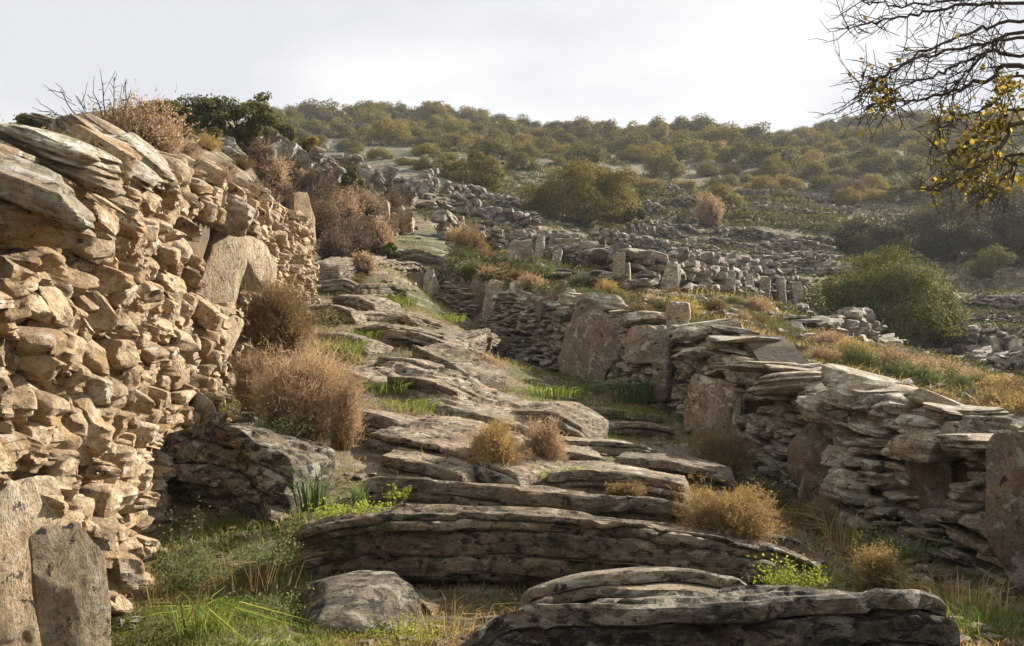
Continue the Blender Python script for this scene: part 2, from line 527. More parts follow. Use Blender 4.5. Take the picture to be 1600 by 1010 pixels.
def ground_z(x, y, detail=True):
    x = np.atleast_1d(np.asarray(x, float)); y = np.atleast_1d(np.asarray(y, float))
    z = np.empty_like(x)
    for i in range(0, len(x), 20000):
        sl = slice(i, i + 20000)
        xx, yy = x[sl], y[sl]
        wr = .35 + .12 * np.maximum(yy - 20, 0)
        xr, xl = np.interp(yy, YR, XR), np.interp(yy, YL, XL)
        mr = sstep(xr + .12, xr + .12 + wr, xx)
        wl = .3 + .2 * np.maximum(yy - 15, 0)
        ml = sstep(xl - .15, xl - .15 - wl, xx)
        zr = T_RIGHT(xx, yy)
        fp = sstep(34, 58, yy)
        zz = (T_PATH(xx, yy) * (1 - fp) + zr * fp) * (1 - mr) * (1 - ml) + zr * mr + T_LEFT(xx, yy) * ml * (1 - mr)
        yr_ = np.interp(CX + F_PX * xx / np.maximum(yy, 1), [430, 700, 850, 1000, 1080, 1200, 1330, 1600], [188, 188, 177, 173, 177, 166, 183, 189])
        zz = zz - .4 * np.maximum(yy - yr_, 0)
        if detail:
            P3 = np.stack([xx, yy, 0 * xx], 1)
            far = sstep(18, 70, yy)
            zz = zz + fbm(P3 * .9, 5, 4) * .06 + fbm(P3 * 4.5, 15, 3) * .02 + fbm(P3 * .16, 25, 3) * .5 * far
            # old cultivation terraces: a slight stair in the right hand slope
            tz = zr / 1.1 + fbm(P3 * .05, 33, 2) * .8
            fr = tz - np.floor(tz)
            zz = zz + mr * sstep(24, 34, yy) * (1 - sstep(80, 110, yy)) * .8 * (sstep(.75, 1, fr) - fr)
        z[sl] = zz
    return z

_ts = np.geomspace(2.0, 260, 2600)
def hit(px, py):
    d = at(px, py, 1.0)
    P = d[None, :] * _ts[:, None]
    b = P[:, 2] < ground_z(P[:, 0], P[:, 1])
    i = int(np.argmax(b)) if b.any() else len(_ts) - 1
    p = P[i].copy()
    p[2] = ground_z(p[0], p[1])[0]
    return p

def gp(px, Y):
    """ground point in the vertical plane of photo column px, Y metres ahead"""
    x = (px - CX) / F_PX * Y * 1.004
    return np.array([x, Y, ground_z(x, Y)[0]])

def axis(segs):
    out = []
    for a, b, n in segs:
        out.append(np.linspace(a, b, n, endpoint=False))
    return np.concatenate(out + [[segs[-1][1]]])
gx = axis([(-260, -110, 16), (-110, -30, 60), (-30, -8, 70), (-8, 8, 200), (8, 30, 70), (30, 110, 70), (110, 260, 16)])
gy = axis([(-14, 1, 20), (1, 12, 140), (12, 30, 120), (30, 70, 130), (70, 200, 150), (200, 330, 16)])
GX, GY = np.meshgrid(gx, gy)
gv = np.stack([GX.ravel(), GY.ravel(), ground_z(GX.ravel(), GY.ravel())], 1)
nx, ny = len(gx), len(gy)
ii = (np.arange(ny - 1)[:, None] * nx + np.arange(nx - 1)[None, :]).ravel()
ground = struct(mk('ground', gv, np.stack([ii, ii + 1, ii + nx + 1, ii + nx], 1), M_GROUND, smooth=True))

# ------------------------------------------------------------------ dry stone walls
def proj(P):
    c, s = math.cos(PITCH), math.sin(PITCH)
    f = P[1] * c + P[2] * s
    u = -P[1] * s + P[2] * c
    return CX + F_PX * P[0] / f, CY - F_PX * u / f, f

def emit_stones(root, stones, mat, part, rest_name, keep=100):
    """the stones that show largest become parts, the others one packed mesh"""
    stones.sort(key=lambda s: -s[0])
    for k, (sz, V, F) in enumerate(stones[:keep]):
        mk(part, V, F, mat, root, sharp=28)
    by = {}
    for sz, V, F in stones[keep:]:
        by.setdefault(F.shape[1], Bag()).add(V, F)
    for b in by.values():
        o = mk(rest_name, *b.get(), mat, root, sharp=28)
        o['kind'] = 'stuff'

def seen_size(c, dims):
    px, py, f = proj(c)
    if f < .3 or px < -60 or px > 1660 or py > 1080 or py < -60:
        return 0.0
    return math.sqrt(dims[1] * dims[2]) / f

def slab_part(root, rng, px0, px1, py0, py1, Y, th, mat, yaw=0.0, lean=0.0, tip=0.0, name='upright_slab', n=12, wide=1.0):
    """an upright slab whose face fills the photo box px0..px1, py0..py1 at depth Y"""
    c = at((px0 + px1) / 2, (py0 + py1) / 2, Y)
    d = np.array([(px1 - px0) / F_PX * Y * wide, th, (py1 - py0) / F_PX * Y])
    S = stone_shape(rng, 20, p=8, planes=10, rough=.1, strata=.06, freq=3, lo=.6)
    S = S + unit(S) * (fbm(S * np.array([4.0, 4.0, 1.6]) + rng.uniform(0, 30, 3), 78, 4) * .07)[:, None]
    V, F = (S * d * .54) @ rotm(R(tip), R(lean), R(yaw)).T + c, TEMPL[20][1]
    return mk(name, V, F, mat, root, sharp=28)

rng = np.random.default_rng(3)
lw = thing('drystone_wall', 'tall sunlit drystone wall of rough tan stones along the left of the path', 'wall', (-1.9, 5, ground_z(-1.9, 5)[0]))
lw.location = (0, 0, 0)
ZT_Y = np.array([1.2, 2, 3, 3.6, 4.4, 5.7, 7, 8.7, 10.5, 12, 15, 17]); ZT_Z = np.array([.3, .5, .74, .93, 1.14, 1.45, 1.8, 2.1, 2.36, 2.56, 2.95, 3.15])
def lw_face(Y): return np.interp(Y, YL, XL) + .06 * math.sin(Y * 1.9) + .04 * math.sin(Y * 4.3 + 1)
def lw_base(Y): return float(ground_z(np.interp(Y, YL, XL) + .25, Y, False)[0]) - .08
def lw_top(Y): return float(np.interp(Y, ZT_Y, ZT_Z)) + .05 * math.sin(Y * 3.1)
BOXL = [(322, 378, 340, 480), (372, 422, 378, 440), (-60, 92, 765, 1100), (55, 160, 840, 1100), (-60, 112, 190, 300)]
stones = []
NC = 23
for j in range(NC):
    Y = 1.3 + rng.uniform(0, .2)
    while Y < 15.6:
        b, t = lw_base(Y), lw_top(Y)
        hgt = (t - b) / NC
        far = min(1, max(0, (Y - 7) / 6))
        v = (j + .5) / NC
        chunky = 1.0 if v > .42 else .35
        wd = rng.uniform(.1, .21) * (1 - .3 * far) * (1.5 if rng.random() < .12 else 1)
        th = hgt * rng.uniform(.75, 1.5) * (1.25 if chunky > .5 else 1.15)
        ln = rng.uniform(.34, .55)
        dip = R(rng.normal(18, 9) if chunky > .5 else rng.normal(6, 6))
        yc = Y + wd / 2
        z = b + v * (t - b) + rng.uniform(-.03, .03)
        out = rng.uniform(-.04, .08) + (.08 if rng.random() < .15 else 0)
        x = lw_face(yc) - .05 * (z - b) + out - ln / 2 * math.cos(dip)
        c = np.array([x, yc, z + math.sin(dip) * ln * .4])
        Y += wd * rng.uniform(.82, .97)
        tipc = np.array([lw_face(yc), yc, z])
        pp = proj(tipc)
        if any(a < pp[0] < b_ and c_ < pp[1] < d_ for a, b_, c_, d_ in BOXL):
            continue
        n = 12 if yc < 6.2 else 7
        V, F = stone_at(rng, n, (ln, wd, th), rotm(R(rng.normal(0, 9)), dip, R(rng.normal(-8, 18))), c, LIB if rng.random() < .85 else LIBF)
        stones.append((seen_size(tipc, (ln, wd, th)), V, F))
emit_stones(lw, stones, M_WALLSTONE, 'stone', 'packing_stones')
# the large slabs along the top and the upright slabs
def lw_big(px, py, Y, dims, dip, roll=0, yaw=0, name='coping_slab', mat=M_SCHIST, n=20):
    c = at(px, py, Y)
    S = stone_shape(rng, n, p=8, planes=12, rough=.13, strata=.09, freq=5, lo=.55)
    S = S + unit(S) * (fbm(S * 4.5 + rng.uniform(0, 30, 3), 77, 3) * .05)[:, None]
    V = (S * np.array(dims) / 2) @ rotm(R(roll), R(dip), R(yaw)).T + c
    return mk(name, V, TEMPL[n][1], mat, lw, sharp=28)
lw_big(30, 285, 3.15, (.5, .3, .15), 20, 4, 8)
lw_big(-25, 240, 3.5, (.5, .4, .1), 16, 4, 4)
lw_big(75, 225, 3.8, (.5, .34, .1), 20, 5, -8)
lw_big(105, 262, 3.9, (.5, .3, .12), 24, 5, -8)
lw_big(165, 240, 4.6, (.5, .32, .13), 36, 8, 10)
lw_big(130, 212, 5.0, (.6, .4, .08), 18, 4, -6)
lw_big(222, 246, 5.8, (.5, .36, .13), 44, 5, -10)
lw_big(195, 225, 6.2, (.5, .36, .1), 34, 5, -4)
lw_big(150, 325, 4.2, (.45, .24, .12), 34, 10, 12, 'stone', M_WALLSTONE)
lw_big(30, 350, 3.15, (.45, .18, .12), 6, 0, 10, 'stone', M_WALLSTONE)
lw_big(350, 330, 8.1, (.45, .45, .32), 20, 10, 20)
slab_part(lw, rng, 325, 378, 335, 490, 8.3, .1, M_PALEORTHO, yaw=62, lean=14, wide=1.5)
slab_part(lw, rng, 372, 425, 372, 452, 9.6, .1, M_PALEORTHO, yaw=60, lean=-6, wide=1.6)
slab_part(lw, rng, 330, 368, 490, 565, 8.2, .09, M_PALEORTHO, yaw=60, lean=24, wide=1.2)
slab_part(lw, rng, -60, 88, 772, 1075, 3.45, .1, M_PALEORTHO, yaw=50, lean=-3, n=20)
slab_part(lw, rng, 62, 158, 842, 1075, 3.3, .08, M_PALEORTHO, yaw=42, lean=-5, tip=-6, n=20)
slab_part(lw, rng, 455, 490, 305, 380, 14.6, .12, M_WALLSTONE, yaw=55, lean=-12, wide=1.3)
# wall core behind the facing stones, a dark backing that paints shade into the gaps
ys = np.linspace(1.0, 15.9, 80)
cv = []
for y in ys:
    b, t = lw_base(y) - .3, lw_top(y) - .07
    xf = lw_face(y)
    for (dx, z) in ((-.17, b), (-.17 - .02 * (t - b), (b + t) / 2), (-.22 - .05 * (t - b), t), (-1.1, t - .02), (-1.15, b)):
        cv.append((xf + dx, y, z))
cv = np.array(cv)
cf = [[i * 5 + k, i * 5 + (k + 1) % 5, (i + 1) * 5 + (k + 1) % 5, (i + 1) * 5 + k] for i in range(79) for k in range(5)]
cf += [[0, 1, 2, 3], [0, 3, 4, 4][:4]] if False else []
mk('gap_shade_core', cv, np.array(cf), M_GAPSHADE, lw)

# right hand walls: thin schist slabs between upright stones
ZR_Y = np.array([3, 5, 5.6, 6.1, 6.3, 7, 7.6, 8.3, 9.2, 9.8, 10.2, 11.3, 12.4, 14, 16, 18, 19, 21, 23, 24, 25])
ZR_Z = np.array([-.25, -.18, -.14, -.1, .0, .06, .17, .28, .42, .55, .82, .95, 1.02, 1.42, 1.7, 2.2, 2.25, 2.7, 3.0, 3.3, 3.4])
def rw_face(Y): return float(np.interp(Y, YR, XR)) + .08 * math.sin(Y * 2.3)
def rw_base(Y): return float(ground_z(np.interp(Y, YR, XR) - .3, Y, False)[0]) - .1
def rw_top(Y): return float(np.interp(Y, ZR_Y, ZR_Z)) + .035 * math.sin(Y * 5)

def right_wall(root, y0, y1, NC, seed, boxes, keep):
    rng = np.random.default_rng(seed)
    stones = []
    for j in range(NC):
        Y = y0 + rng.uniform(0, .2)
        while Y < y1:
            b, t = rw_base(Y), rw_top(Y)
            hgt = (t - b) / NC
            v = (j + .5) / NC
            top = j >= NC - 1
            wd = rng.uniform(.14, .42) * (1.4 if top else 1)
            th = hgt * (rng.uniform(.6, 1.3) if rng.random() < .7 else rng.uniform(1.3, 2.2)) * (1.6 if top and rng.random() < .6 else 1)
            ln = rng.uniform(.32, .55) * (1.3 if top else 1)
            yc = Y + wd / 2
            z = b + v * (t - b) + rng.uniform(-.015, .015) + .05 * math.sin(yc * 2.2 + 1) * (1 - v)
            out = rng.uniform(-.03, .08) + (.05 if top else 0)
            dx = np.interp(yc + .1, YR, XR) - np.interp(yc - .1, YR, XR)
            yaw = -math.atan2(dx, .2)
            c = np.array([rw_face(yc) + .08 * (z - b) - out + ln / 2, yc, z])
            tipc = np.array([rw_face(yc), yc, z])
            Y += wd * rng.uniform(.8, .95)
            pp = proj(tipc)
            if any(a < pp[0] < b_ and c_ < pp[1] < d_ for a, b_, c_, d_ in boxes):
                continue
            n = 12 if yc < 8 else 7
            V, F = stone_at(rng, n, (ln, wd, th), rotm(R(rng.normal(4, 7)), R(rng.normal(2, 8)), yaw + R(rng.normal(0, 12))), c, LIBF if rng.random() < .75 else LIB)
            stones.append((seen_size(tipc, (ln, wd, th)), V, F))
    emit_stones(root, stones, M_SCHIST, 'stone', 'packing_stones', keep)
    ys = np.linspace(y0, y1, 60)
    cv = []
    for y in ys:
        b, t = rw_base(y) - .3, rw_top(y) - .06
        xf = rw_face(y)
        for (dx, z) in ((.16, b), (.16 + .04 * (t - b), (b + t) / 2), (.2 + .08 * (t - b), t), (.8, t - .02), (.85, b)):
            cv.append((xf + dx, y, z))
    cf = [[i * 5 + k, (i + 1) * 5 + k, (i + 1) * 5 + (k + 1) % 5, i * 5 + (k + 1) % 5] for i in range(59) for k in range(5)]
    mk('gap_shade_core', np.array(cv), np.array(cf), M_GAPSHADE, root)  # dark core backing, its colour stands in for shade between the slabs

rw = thing('drystone_wall', 'long shaded wall of thin grey schist slabs and uprights right of the path', 'wall')
BOXR = [(1552, 1660, 690, 1000), (1415, 1478, 700, 800), (1246, 1308, 678, 752), (1078, 1150, 596, 676), (880, 965, 490, 590)]
right_wall(rw, 3.8, 18.6, 18, 21, BOXR, 96)
rng = np.random.default_rng(5)
slab_part(rw, rng, 1556, 1690, 690, 960, 5.3, .16, M_ORTHO, yaw=-35, lean=3, n=20)
slab_part(rw, rng, 1418, 1476, 700, 810, 6.75, .14, M_ORTHO, yaw=-40, lean=2, wide=1.3)
slab_part(rw, rng, 1478, 1516, 662, 705, 6.3, .14, M_PALEORTHO, yaw=-30, wide=1.2)
slab_part(rw, rng, 1246, 1310, 676, 760, 8.2, .16, M_ORTHO, yaw=-42, lean=16, wide=1.3)
slab_part(rw, rng, 1240, 1330, 750, 830, 7.9, .2, M_ORTHO, yaw=-40, lean=10, wide=1.2)
slab_part(rw, rng, 1082, 1150, 594, 680, 10.1, .16, M_ORTHO, yaw=-42, lean=14, wide=1.3)
slab_part(rw, rng, 1148, 1164, 572, 680, 9.9, .12, M_SCHIST, yaw=-35, lean=2, wide=1.5)
slab_part(rw, rng, 1312, 1336, 650, 720, 7.7, .12, M_SCHIST, yaw=-35, lean=8, wide=1.5)
slab_part(rw, rng, 1026, 1044, 520, 620, 12.0, .14, M_SCHIST, yaw=-35, lean=0, wide=1.5)
slab_part(rw, rng, 984, 1036, 512, 566, 12.6, .25, M_ORTHO, yaw=-35, lean=-4, wide=1.2)
slab_part(rw, rng, 885, 965, 488, 592, 14.9, .2, M_ORTHO, yaw=-40, lean=18, wide=1.2)
slab_part(rw, rng, 950, 985, 500, 580, 14.0, .16, M_SCHIST, yaw=-40, lean=20, wide=1.2)
slab_part(rw, rng, 1040, 1076, 474, 520, 12.3, .2, M_SCHIST, yaw=-15, lean=3)
slab_part(rw, rng, 836, 848, 468, 502, 16.6, .14, M_ORTHO, yaw=-20)
slab_part(rw, rng, 865, 885, 440, 475, 16.8, .14, M_ORTHO, yaw=-20, lean=5)
# heavy coping slabs lying along its top
def rw_big(px, py, Y, dims, roll, pitch, yaw, mat=M_SCHIST, n=20):
    c = at(px, py, Y)
    S = stone_shape(rng, n, p=5, planes=7, rough=.07, strata=.08, freq=5)
    V = (S * np.array(dims) / 2) @ rotm(R(roll), R(pitch), R(yaw)).T + c
    return mk('coping_slab', V, TEMPL[n][1], mat, rw, sharp=28)
rw_big(940, 478, 15.0, (.8, .6, .3), -10, 10, 20)
rw_big(1100, 516, 11.2, (.75, .6, .2), 4, -8, 10)
rw_big(1108, 548, 10.8, (.8, .7, .12), 4, -8, 0)
rw_big(1240, 600, 8.8, (.7, .6, .2), -3, -4, 10)
rw_big(1200, 575, 9.4, (.75, .5, .1), 0, 3, 0)
rw_big(1375, 618, 7.6, (.55, .55, .2), 6, 3, 14)
rw_big(1440, 640, 7.15, (.5, .5, .2), 8, 4, 5)
rw_big(1470, 668, 6.7, (.55, .45, .2), 4, -3, 10)
rw_big(1560, 690, 5.9, (.6, .5, .1), 0, 0, 12)
rw_big(1320, 720, 7.75, (.4, .4, .2), 5, 10, 20)

rw_big(1350, 612, 7.7, (.45, .5, .24), 10, 6, 14)
rw_big(1405, 650, 7.2, (.42, .45, .26), -6, 10, -10)
rw_big(1465, 690, 6.6, (.5, .5, .24), 6, -8, 20)
rw_big(1500, 650, 6.6, (.5, .45, .12), 4, -3, 10)
rw_big(1290, 640, 8.1, (.45, .4, .2), 12, 4, 0)
rw_big(1180, 590, 9.6, (.5, .5, .16), 4, 4, 30)
rw_big(1140, 580, 10.2, (.5, .5, .16), -4, 4, 10)
rw_big(1010, 500, 13.0, (.6, .6, .2), -8, 6, 20)
rw_big(905, 470, 15.8, (.6, .6, .25), 12, 6, 20)
rw_big(1330, 760, 7.5, (.35, .5, .25), 4, 4, 8)

uw = thing('drystone_wall', 'broken upper wall of leaning slabs and flat stones where the path bends', 'wall')
right_wall(uw, 18.7, 24.6, 14, 31, [(625, 680, 425, 490), (725, 795, 440, 500)], 70)
rng = np.random.default_rng(6)
slab_part(uw, rng, 624, 664, 428, 490, 23.0, .25, M_ORTHO, yaw=-20, lean=6)
slab_part(uw, rng, 663, 684, 424, 490, 22.6, .25, M_SCHIST, yaw=-30, lean=3)
slab_part(uw, rng, 726, 772, 445, 502, 20.4, .22, M_ORTHO, yaw=-25, lean=24)
slab_part(uw, rng, 758, 796, 442, 504, 19.6, .22, M_SCHIST, yaw=-35, lean=14)
slab_part(uw, rng, 690, 715, 405, 435, 24.2, .3, M_SCHIST, yaw=10, lean=5)
slab_part(uw, rng, 800, 835, 440, 480, 18.6, .3, M_SCHIST, yaw=-15, lean=-8)

# ------------------------------------------------------------------ bedrock ledges and steps
def ledge(label, edge, Yn, thick, back, rise=.06, seed=1, mat=M_LEDGE, cat='rock', name='rock_ledge', under=.1, res=.028, amp=.05, nose=.03, snap=False):
    rng = np.random.default_rng(seed)
    if snap:
        # rest it where the foot of its face meets the ground
        tp = thick * F_PX / Yn * .9
        hy = np.array([hit(p[0], p[1] + tp)[1] for p in edge])
        px_ = np.array([p[0] for p in edge], float)
        k_ = np.polyfit(px_, hy, 1)
        E = [at(p[0], p[1], float(np.polyval(k_, p[0]))) for p in edge]
    else:
        E = [at(*p) if len(p) == 3 else at(p[0], p[1], Yn) for p in edge]
    E = smoothcurve(E, 60)
    seg = np.linalg.norm(np.diff(E, axis=0), axis=1)
    Lc = np.concatenate([[0], np.cumsum(seg)])
    nu = int(max(24, min(170, Lc[-1] / res)))
    u = np.linspace(0, Lc[-1], nu)
    E = np.stack([np.interp(u, Lc, E[:, k]) for k in range(3)], 1)
    T = E[-1] - E[0]
    T[2] = 0
    T = unit(T)
    out = np.array([T[1], -T[0], 0.0])
    nl = int(np.clip(round(thick / .075), 2, 6))
    hb = np.concatenate([[0], np.cumsum(rng.uniform(.3, 2.0, nl))])
    hb = -thick * hb / hb[-1]
    t = u / u[-1]
    e = np.clip(1 - np.abs(2 * t - 1) ** 30, .0, 1) ** .5
    def n1(f, k, o=3):
        return fbm(np.stack([u * f, u * 0 + seed * 3.1 + k * 5.7, u * 0 + k], 1), seed + k, o)
    def brk(f, k):                                     # broken edge: straight chips between random corners
        g = np.arange(0, u[-1] * f + 3)
        return np.interp(u * f, g, np.random.default_rng(seed * 50 + k).uniform(-1, 1, len(g)))
    main = .13 * n1(.9, 90) + .05 * brk(2.2, 91)
    O, Hh = [], []
    ntop = int(max(10, min(34, back / res)))
    slope = .05 * math.sin(seed * 2.3)
    o0 = None
    for k in range(nl):
        recede = -under * (max(0, k - nl * .45) / nl) * 1.8 + nose * math.sin(math.pi * k / max(1, nl - 1))
        ok = main + recede + .055 * n1(1.3, k) + .045 * brk(3.5, k) + .02 * brk(11, k + 40) + rng.uniform(-.035, .035)
        wv = (.3 * thick / nl) * n1(.9, k + 20) * (0 if k == 0 else 1) + slope * (u - u[-1] / 2) * (k / nl) * .5
        wv2 = (.3 * thick / nl) * n1(.9, k + 21) + slope * (u - u[-1] / 2) * ((k + 1) / nl) * .5
        ht, hl = hb[k] + wv, hb[k + 1] + wv2
        if k == 0:
            for q in range(ntop):
                f_ = 1 - q / ntop
                O.append(ok - .03 - back * f_)
                Hh.append(rise * f_ + 0 * u)
        for a_, b_ in ((-.016, .0), (0, .14), (.004, .36), (.004, .62), (0, .86), (-.02, .98)):
            O.append(ok + a_)
            Hh.append(ht + (hl - ht) * b_)
        gr = rng.uniform(.0, .055) * np.clip(.5 + 1.2 * n1(1.1, k + 60), 0, 1.3)
        O.append(ok - gr)
        Hh.append(hl + .0 * u)
    O.append(ok - under * .8 - .05); Hh.append(np.full(nu, -thick - .08))
    O.append(main - back * .6); Hh.append(np.full(nu, -thick - .16))
    O.append(main - back - .03); Hh.append(np.full(nu, -thick * .6 - .14))
    O, Hh = np.stack(O, 1), np.stack(Hh, 1)
    nv = O.shape[1]
    ee = .5 + .5 * e
    O = -.3 * back + (O + .3 * back) * ee[:, None]
    Hh = Hh * ee[:, None] - ((1 - e) * thick * .5)[:, None]
    V = E[:, None, :] + O[:, :, None] * out[None, None, :] + Hh[:, :, None] * np.array([0, 0, 1.0])
    V = V.reshape(-1, 3)
    ou = np.tile(out, (len(V), 1))
    al = V @ T
    s3 = fbm(V * 5.2, seed + 22, 4)
    s4 = fbm(V * 1.6, seed + 23, 3)
    s5 = fbm(V * 22, seed + 24, 2)
    V = V + ou * (s3 * amp * .8 + s4 * amp * 1.0 + s5 * amp * .22)[:, None]
    # the top breaks into flaking sheets
    tq = fbm(np.stack([al * 1.0, (V @ out) * 3.2, al * 0 + seed], 1), seed + 30, 4) * 4
    fl = np.floor(tq) + sstep(0, .15, tq - np.floor(tq))
    V[:, 2] += fl * amp * .4 + s4 * amp * .8 + s5 * amp * .12
    F = []
    ia = np.arange(nu - 1)[:, None] * nv
    ja = np.arange(nv)[None, :]
    jb = (ja + 1) % nv
    F = np.stack([(ia + ja), (ia + jb), (ia + nv + jb), (ia + nv + ja)], -1).reshape(-1, 4)
    n0 = len(V)
    caps = [V[:nv].mean(0), V[-nv:].mean(0)]
    V = np.concatenate([V, caps])
    j = np.arange(nv)
    C0 = np.stack([j, np.full(nv, n0), np.full(nv, n0), (j + 1) % nv], 1)
    me_v = V
    # cap fans as thin quads (two equal corners avoided by a tiny ring)
    ring0 = caps[0] + (V[:nv] - caps[0]) * .02
    ring1 = caps[1] + (V[n0 - nv:n0] - caps[1]) * .02
    V = np.concatenate([V[:n0], ring0, ring1])
    r0, r1 = n0 + j, n0 + nv + j
    k = (j + 1) % nv
    F = np.concatenate([F, np.stack([j, n0 + j, n0 + k, k], 1), np.stack([n0 - nv + j, n0 - nv + k, n0 + nv + k, n0 + nv + j], 1)])
    o = mk(name, V, F, mat, sharp=30)
    return tag(o, label, cat)

ledge('layered dark rock slab filling the bottom right corner with a ragged right end', [(724, 978, 3.1), (800, 938, 3.25), (930, 928, 3.2), (1100, 925, 3.15), (1300, 922, 3.1), (1420, 925, 3.1), (1500, 938, 3.15)], 3.2, .42, .6, -.13, 1, M_DARKLEDGE, res=.016, amp=.045, under=-.09, nose=.03)
ledge('low pale sunlit rock hump on the back of the bottom right slab', [(815, 930, 3.75), (900, 905, 3.8), (1000, 893, 3.8), (1090, 898, 3.8), (1190, 918, 3.8)], 3.8, .2, .4, -.06, 2, M_LEDGE, res=.02, amp=.03)
ledge('longest rock step across the path with a dark mossy undercut face', [(438, 838, 5.0), (520, 808, 4.9), (620, 803, 4.85), (750, 804, 4.85), (900, 813, 4.85), (1050, 826, 4.9), (1150, 838, 4.95), (1230, 860, 5.0), (1300, 888, 5.0)], 4.9, .34, .6, -.07, 3, M_MOSSLEDGE, res=.02, amp=.045, under=.16)
_b = stone_shape(np.random.default_rng(44), 20, p=4, planes=8, rough=.12, strata=.08, freq=4, lo=.65)
tag(mk('boulder', (_b * np.array([.62, .7, .36]) / 2) @ rotm(R(4), R(-5), R(30)).T + at(545, 985, 4.2), TEMPL[20][1], M_DARKLEDGE, sharp=28), 'low mossy boulder in front of the left end of the longest step', 'rock')
ledge('thin brown rock step just behind and above the longest step', [(560, 752, 6.0), (640, 750, 6.0), (760, 762, 6.0), (900, 774, 5.95), (1000, 782, 5.9), (1085, 795, 5.9)], 6, .18, .6, -.04, 5, M_LEDGE, amp=.035)
ledge('narrow sunlit flat step reaching right towards the golden tussock', [(850, 740, 6.8), (960, 740, 6.7), (1075, 757, 6.6)], 6.7, .12, .5, .02, 6, amp=.03)
ledge('dark flat step in the shade beside the wall foot', [(955, 716, 7.4), (1060, 724, 7.3), (1150, 745, 7.2)], 7.3, .16, .6, .02, 7, amp=.03)
ledge('slanting rock bed behind the golden bush running down to the right', [(575, 668, 7.9), (640, 682, 7.6), (720, 708, 7.2), (800, 745, 6.8)], 7.4, .2, .6, .05, 8, snap=True, amp=.04)
ledge('lower slanting rock strip in front of the pinkish dry shrub', [(590, 708, 7.0), (660, 722, 6.8), (730, 742, 6.5)], 6.8, .14, .4, .03, 9, snap=True, amp=.03)
ledge('broad tilted grey lichened rock sheet in the middle of the path', [(520, 572, 9.7), (600, 598, 9.4), (700, 632, 9.0), (800, 664, 8.5), (835, 678, 8.3)], 9, .34, 1.0, .12, 10, amp=.06, nose=.22, under=-.1)
ledge('short rounded pale rock step above the brown dry tuft', [(790, 640, 9.2), (860, 642, 9.0), (915, 668, 8.8)], 9, .2, .6, .03, 11, snap=True, amp=.035)
ledge('grey step left of the shade under the wall', [(885, 686, 8.1), (970, 690, 8.0), (1040, 706, 7.9)], 8, .13, .5, .02, 12, snap=True, amp=.03)
ledge('dark shaded step with grass along its upper edge', [(920, 664, 9.0), (1000, 662, 9.0), (1060, 676, 8.9)], 9, .12, .5, .02, 13, snap=True, amp=.03)
ledge('uppermost shaded step under the green grass by the wall', [(880, 640, 10.1), (980, 640, 10.0), (1060, 652, 9.9)], 10, .1, .5, .02, 14, snap=True, amp=.03)
ledge('massive blackened rock block at the foot of the tall left wall', [(235, 705, 6.0), (290, 684, 5.9), (350, 690, 5.8), (410, 708, 5.7), (455, 735, 5.6)], 5.8, .55, .5, .04, 15, M_DARKLEDGE, res=.02, amp=.07, nose=.1, under=-.06)
ledge('small grey rock at the right end of the longest step by the golden tussock', [(1150, 838, 5.6), (1220, 842, 5.6), (1285, 866, 5.6)], 5.6, .14, .4, .0, 16, amp=.03)
ledge('flat grey rock step between grass patches in mid path', [(585, 560, 12.2), (640, 564, 12.0), (690, 578, 11.8)], 12, .14, .5, .03, 17, snap=True, amp=.035)
ledge('dark rock step beneath the upper broken wall', [(728, 522, 15.6), (770, 520, 15.5), (800, 528, 15.4)], 15.5, .38, .6, .03, 18, snap=True, amp=.05)
ledge('grey bedrock step below the bright green grass patch', [(555, 486, 16.3), (630, 488, 16), (700, 506, 15.6)], 16, .2, .7, .04, 19, snap=True, amp=.05)
ledge('second grey bedrock step under the bright green grass patch', [(545, 506, 14.6), (610, 512, 14.4), (690, 530, 14)], 14.4, .2, .7, .04, 20, snap=True, amp=.05)
ledge('rough rock strip slanting past the pale flat rock', [(640, 540, 12.9), (680, 556, 12.6), (735, 590, 12)], 12.5, .16, .5, .04, 21, snap=True, amp=.04)
ledge('long dark overhanging outcrop at the head of the path', [(535, 416, 24), (590, 408, 24), (640, 412, 24), (672, 424, 24)], 24, .42, 1.2, .05, 22, snap=True, amp=.07, res=.05)
ledge('low grey outcrop above the long dark overhanging one', [(618, 394, 28), (655, 392, 28), (695, 404, 28)], 28, .3, 1.2, .08, 23, snap=True, amp=.07, res=.06)
ledge('small rock beside the far foot of the tall left wall', [(500, 440, 20), (535, 436, 20), (565, 448, 20)], 20, .3, .7, .05, 24, snap=True, amp=.06, res=.05)
ledge('brown rock step among dry tufts left of the green grass', [(515, 462, 18), (550, 462, 18), (590, 478, 17.8)], 18, .22, .6, .05, 25, snap=True, amp=.05, res=.04)

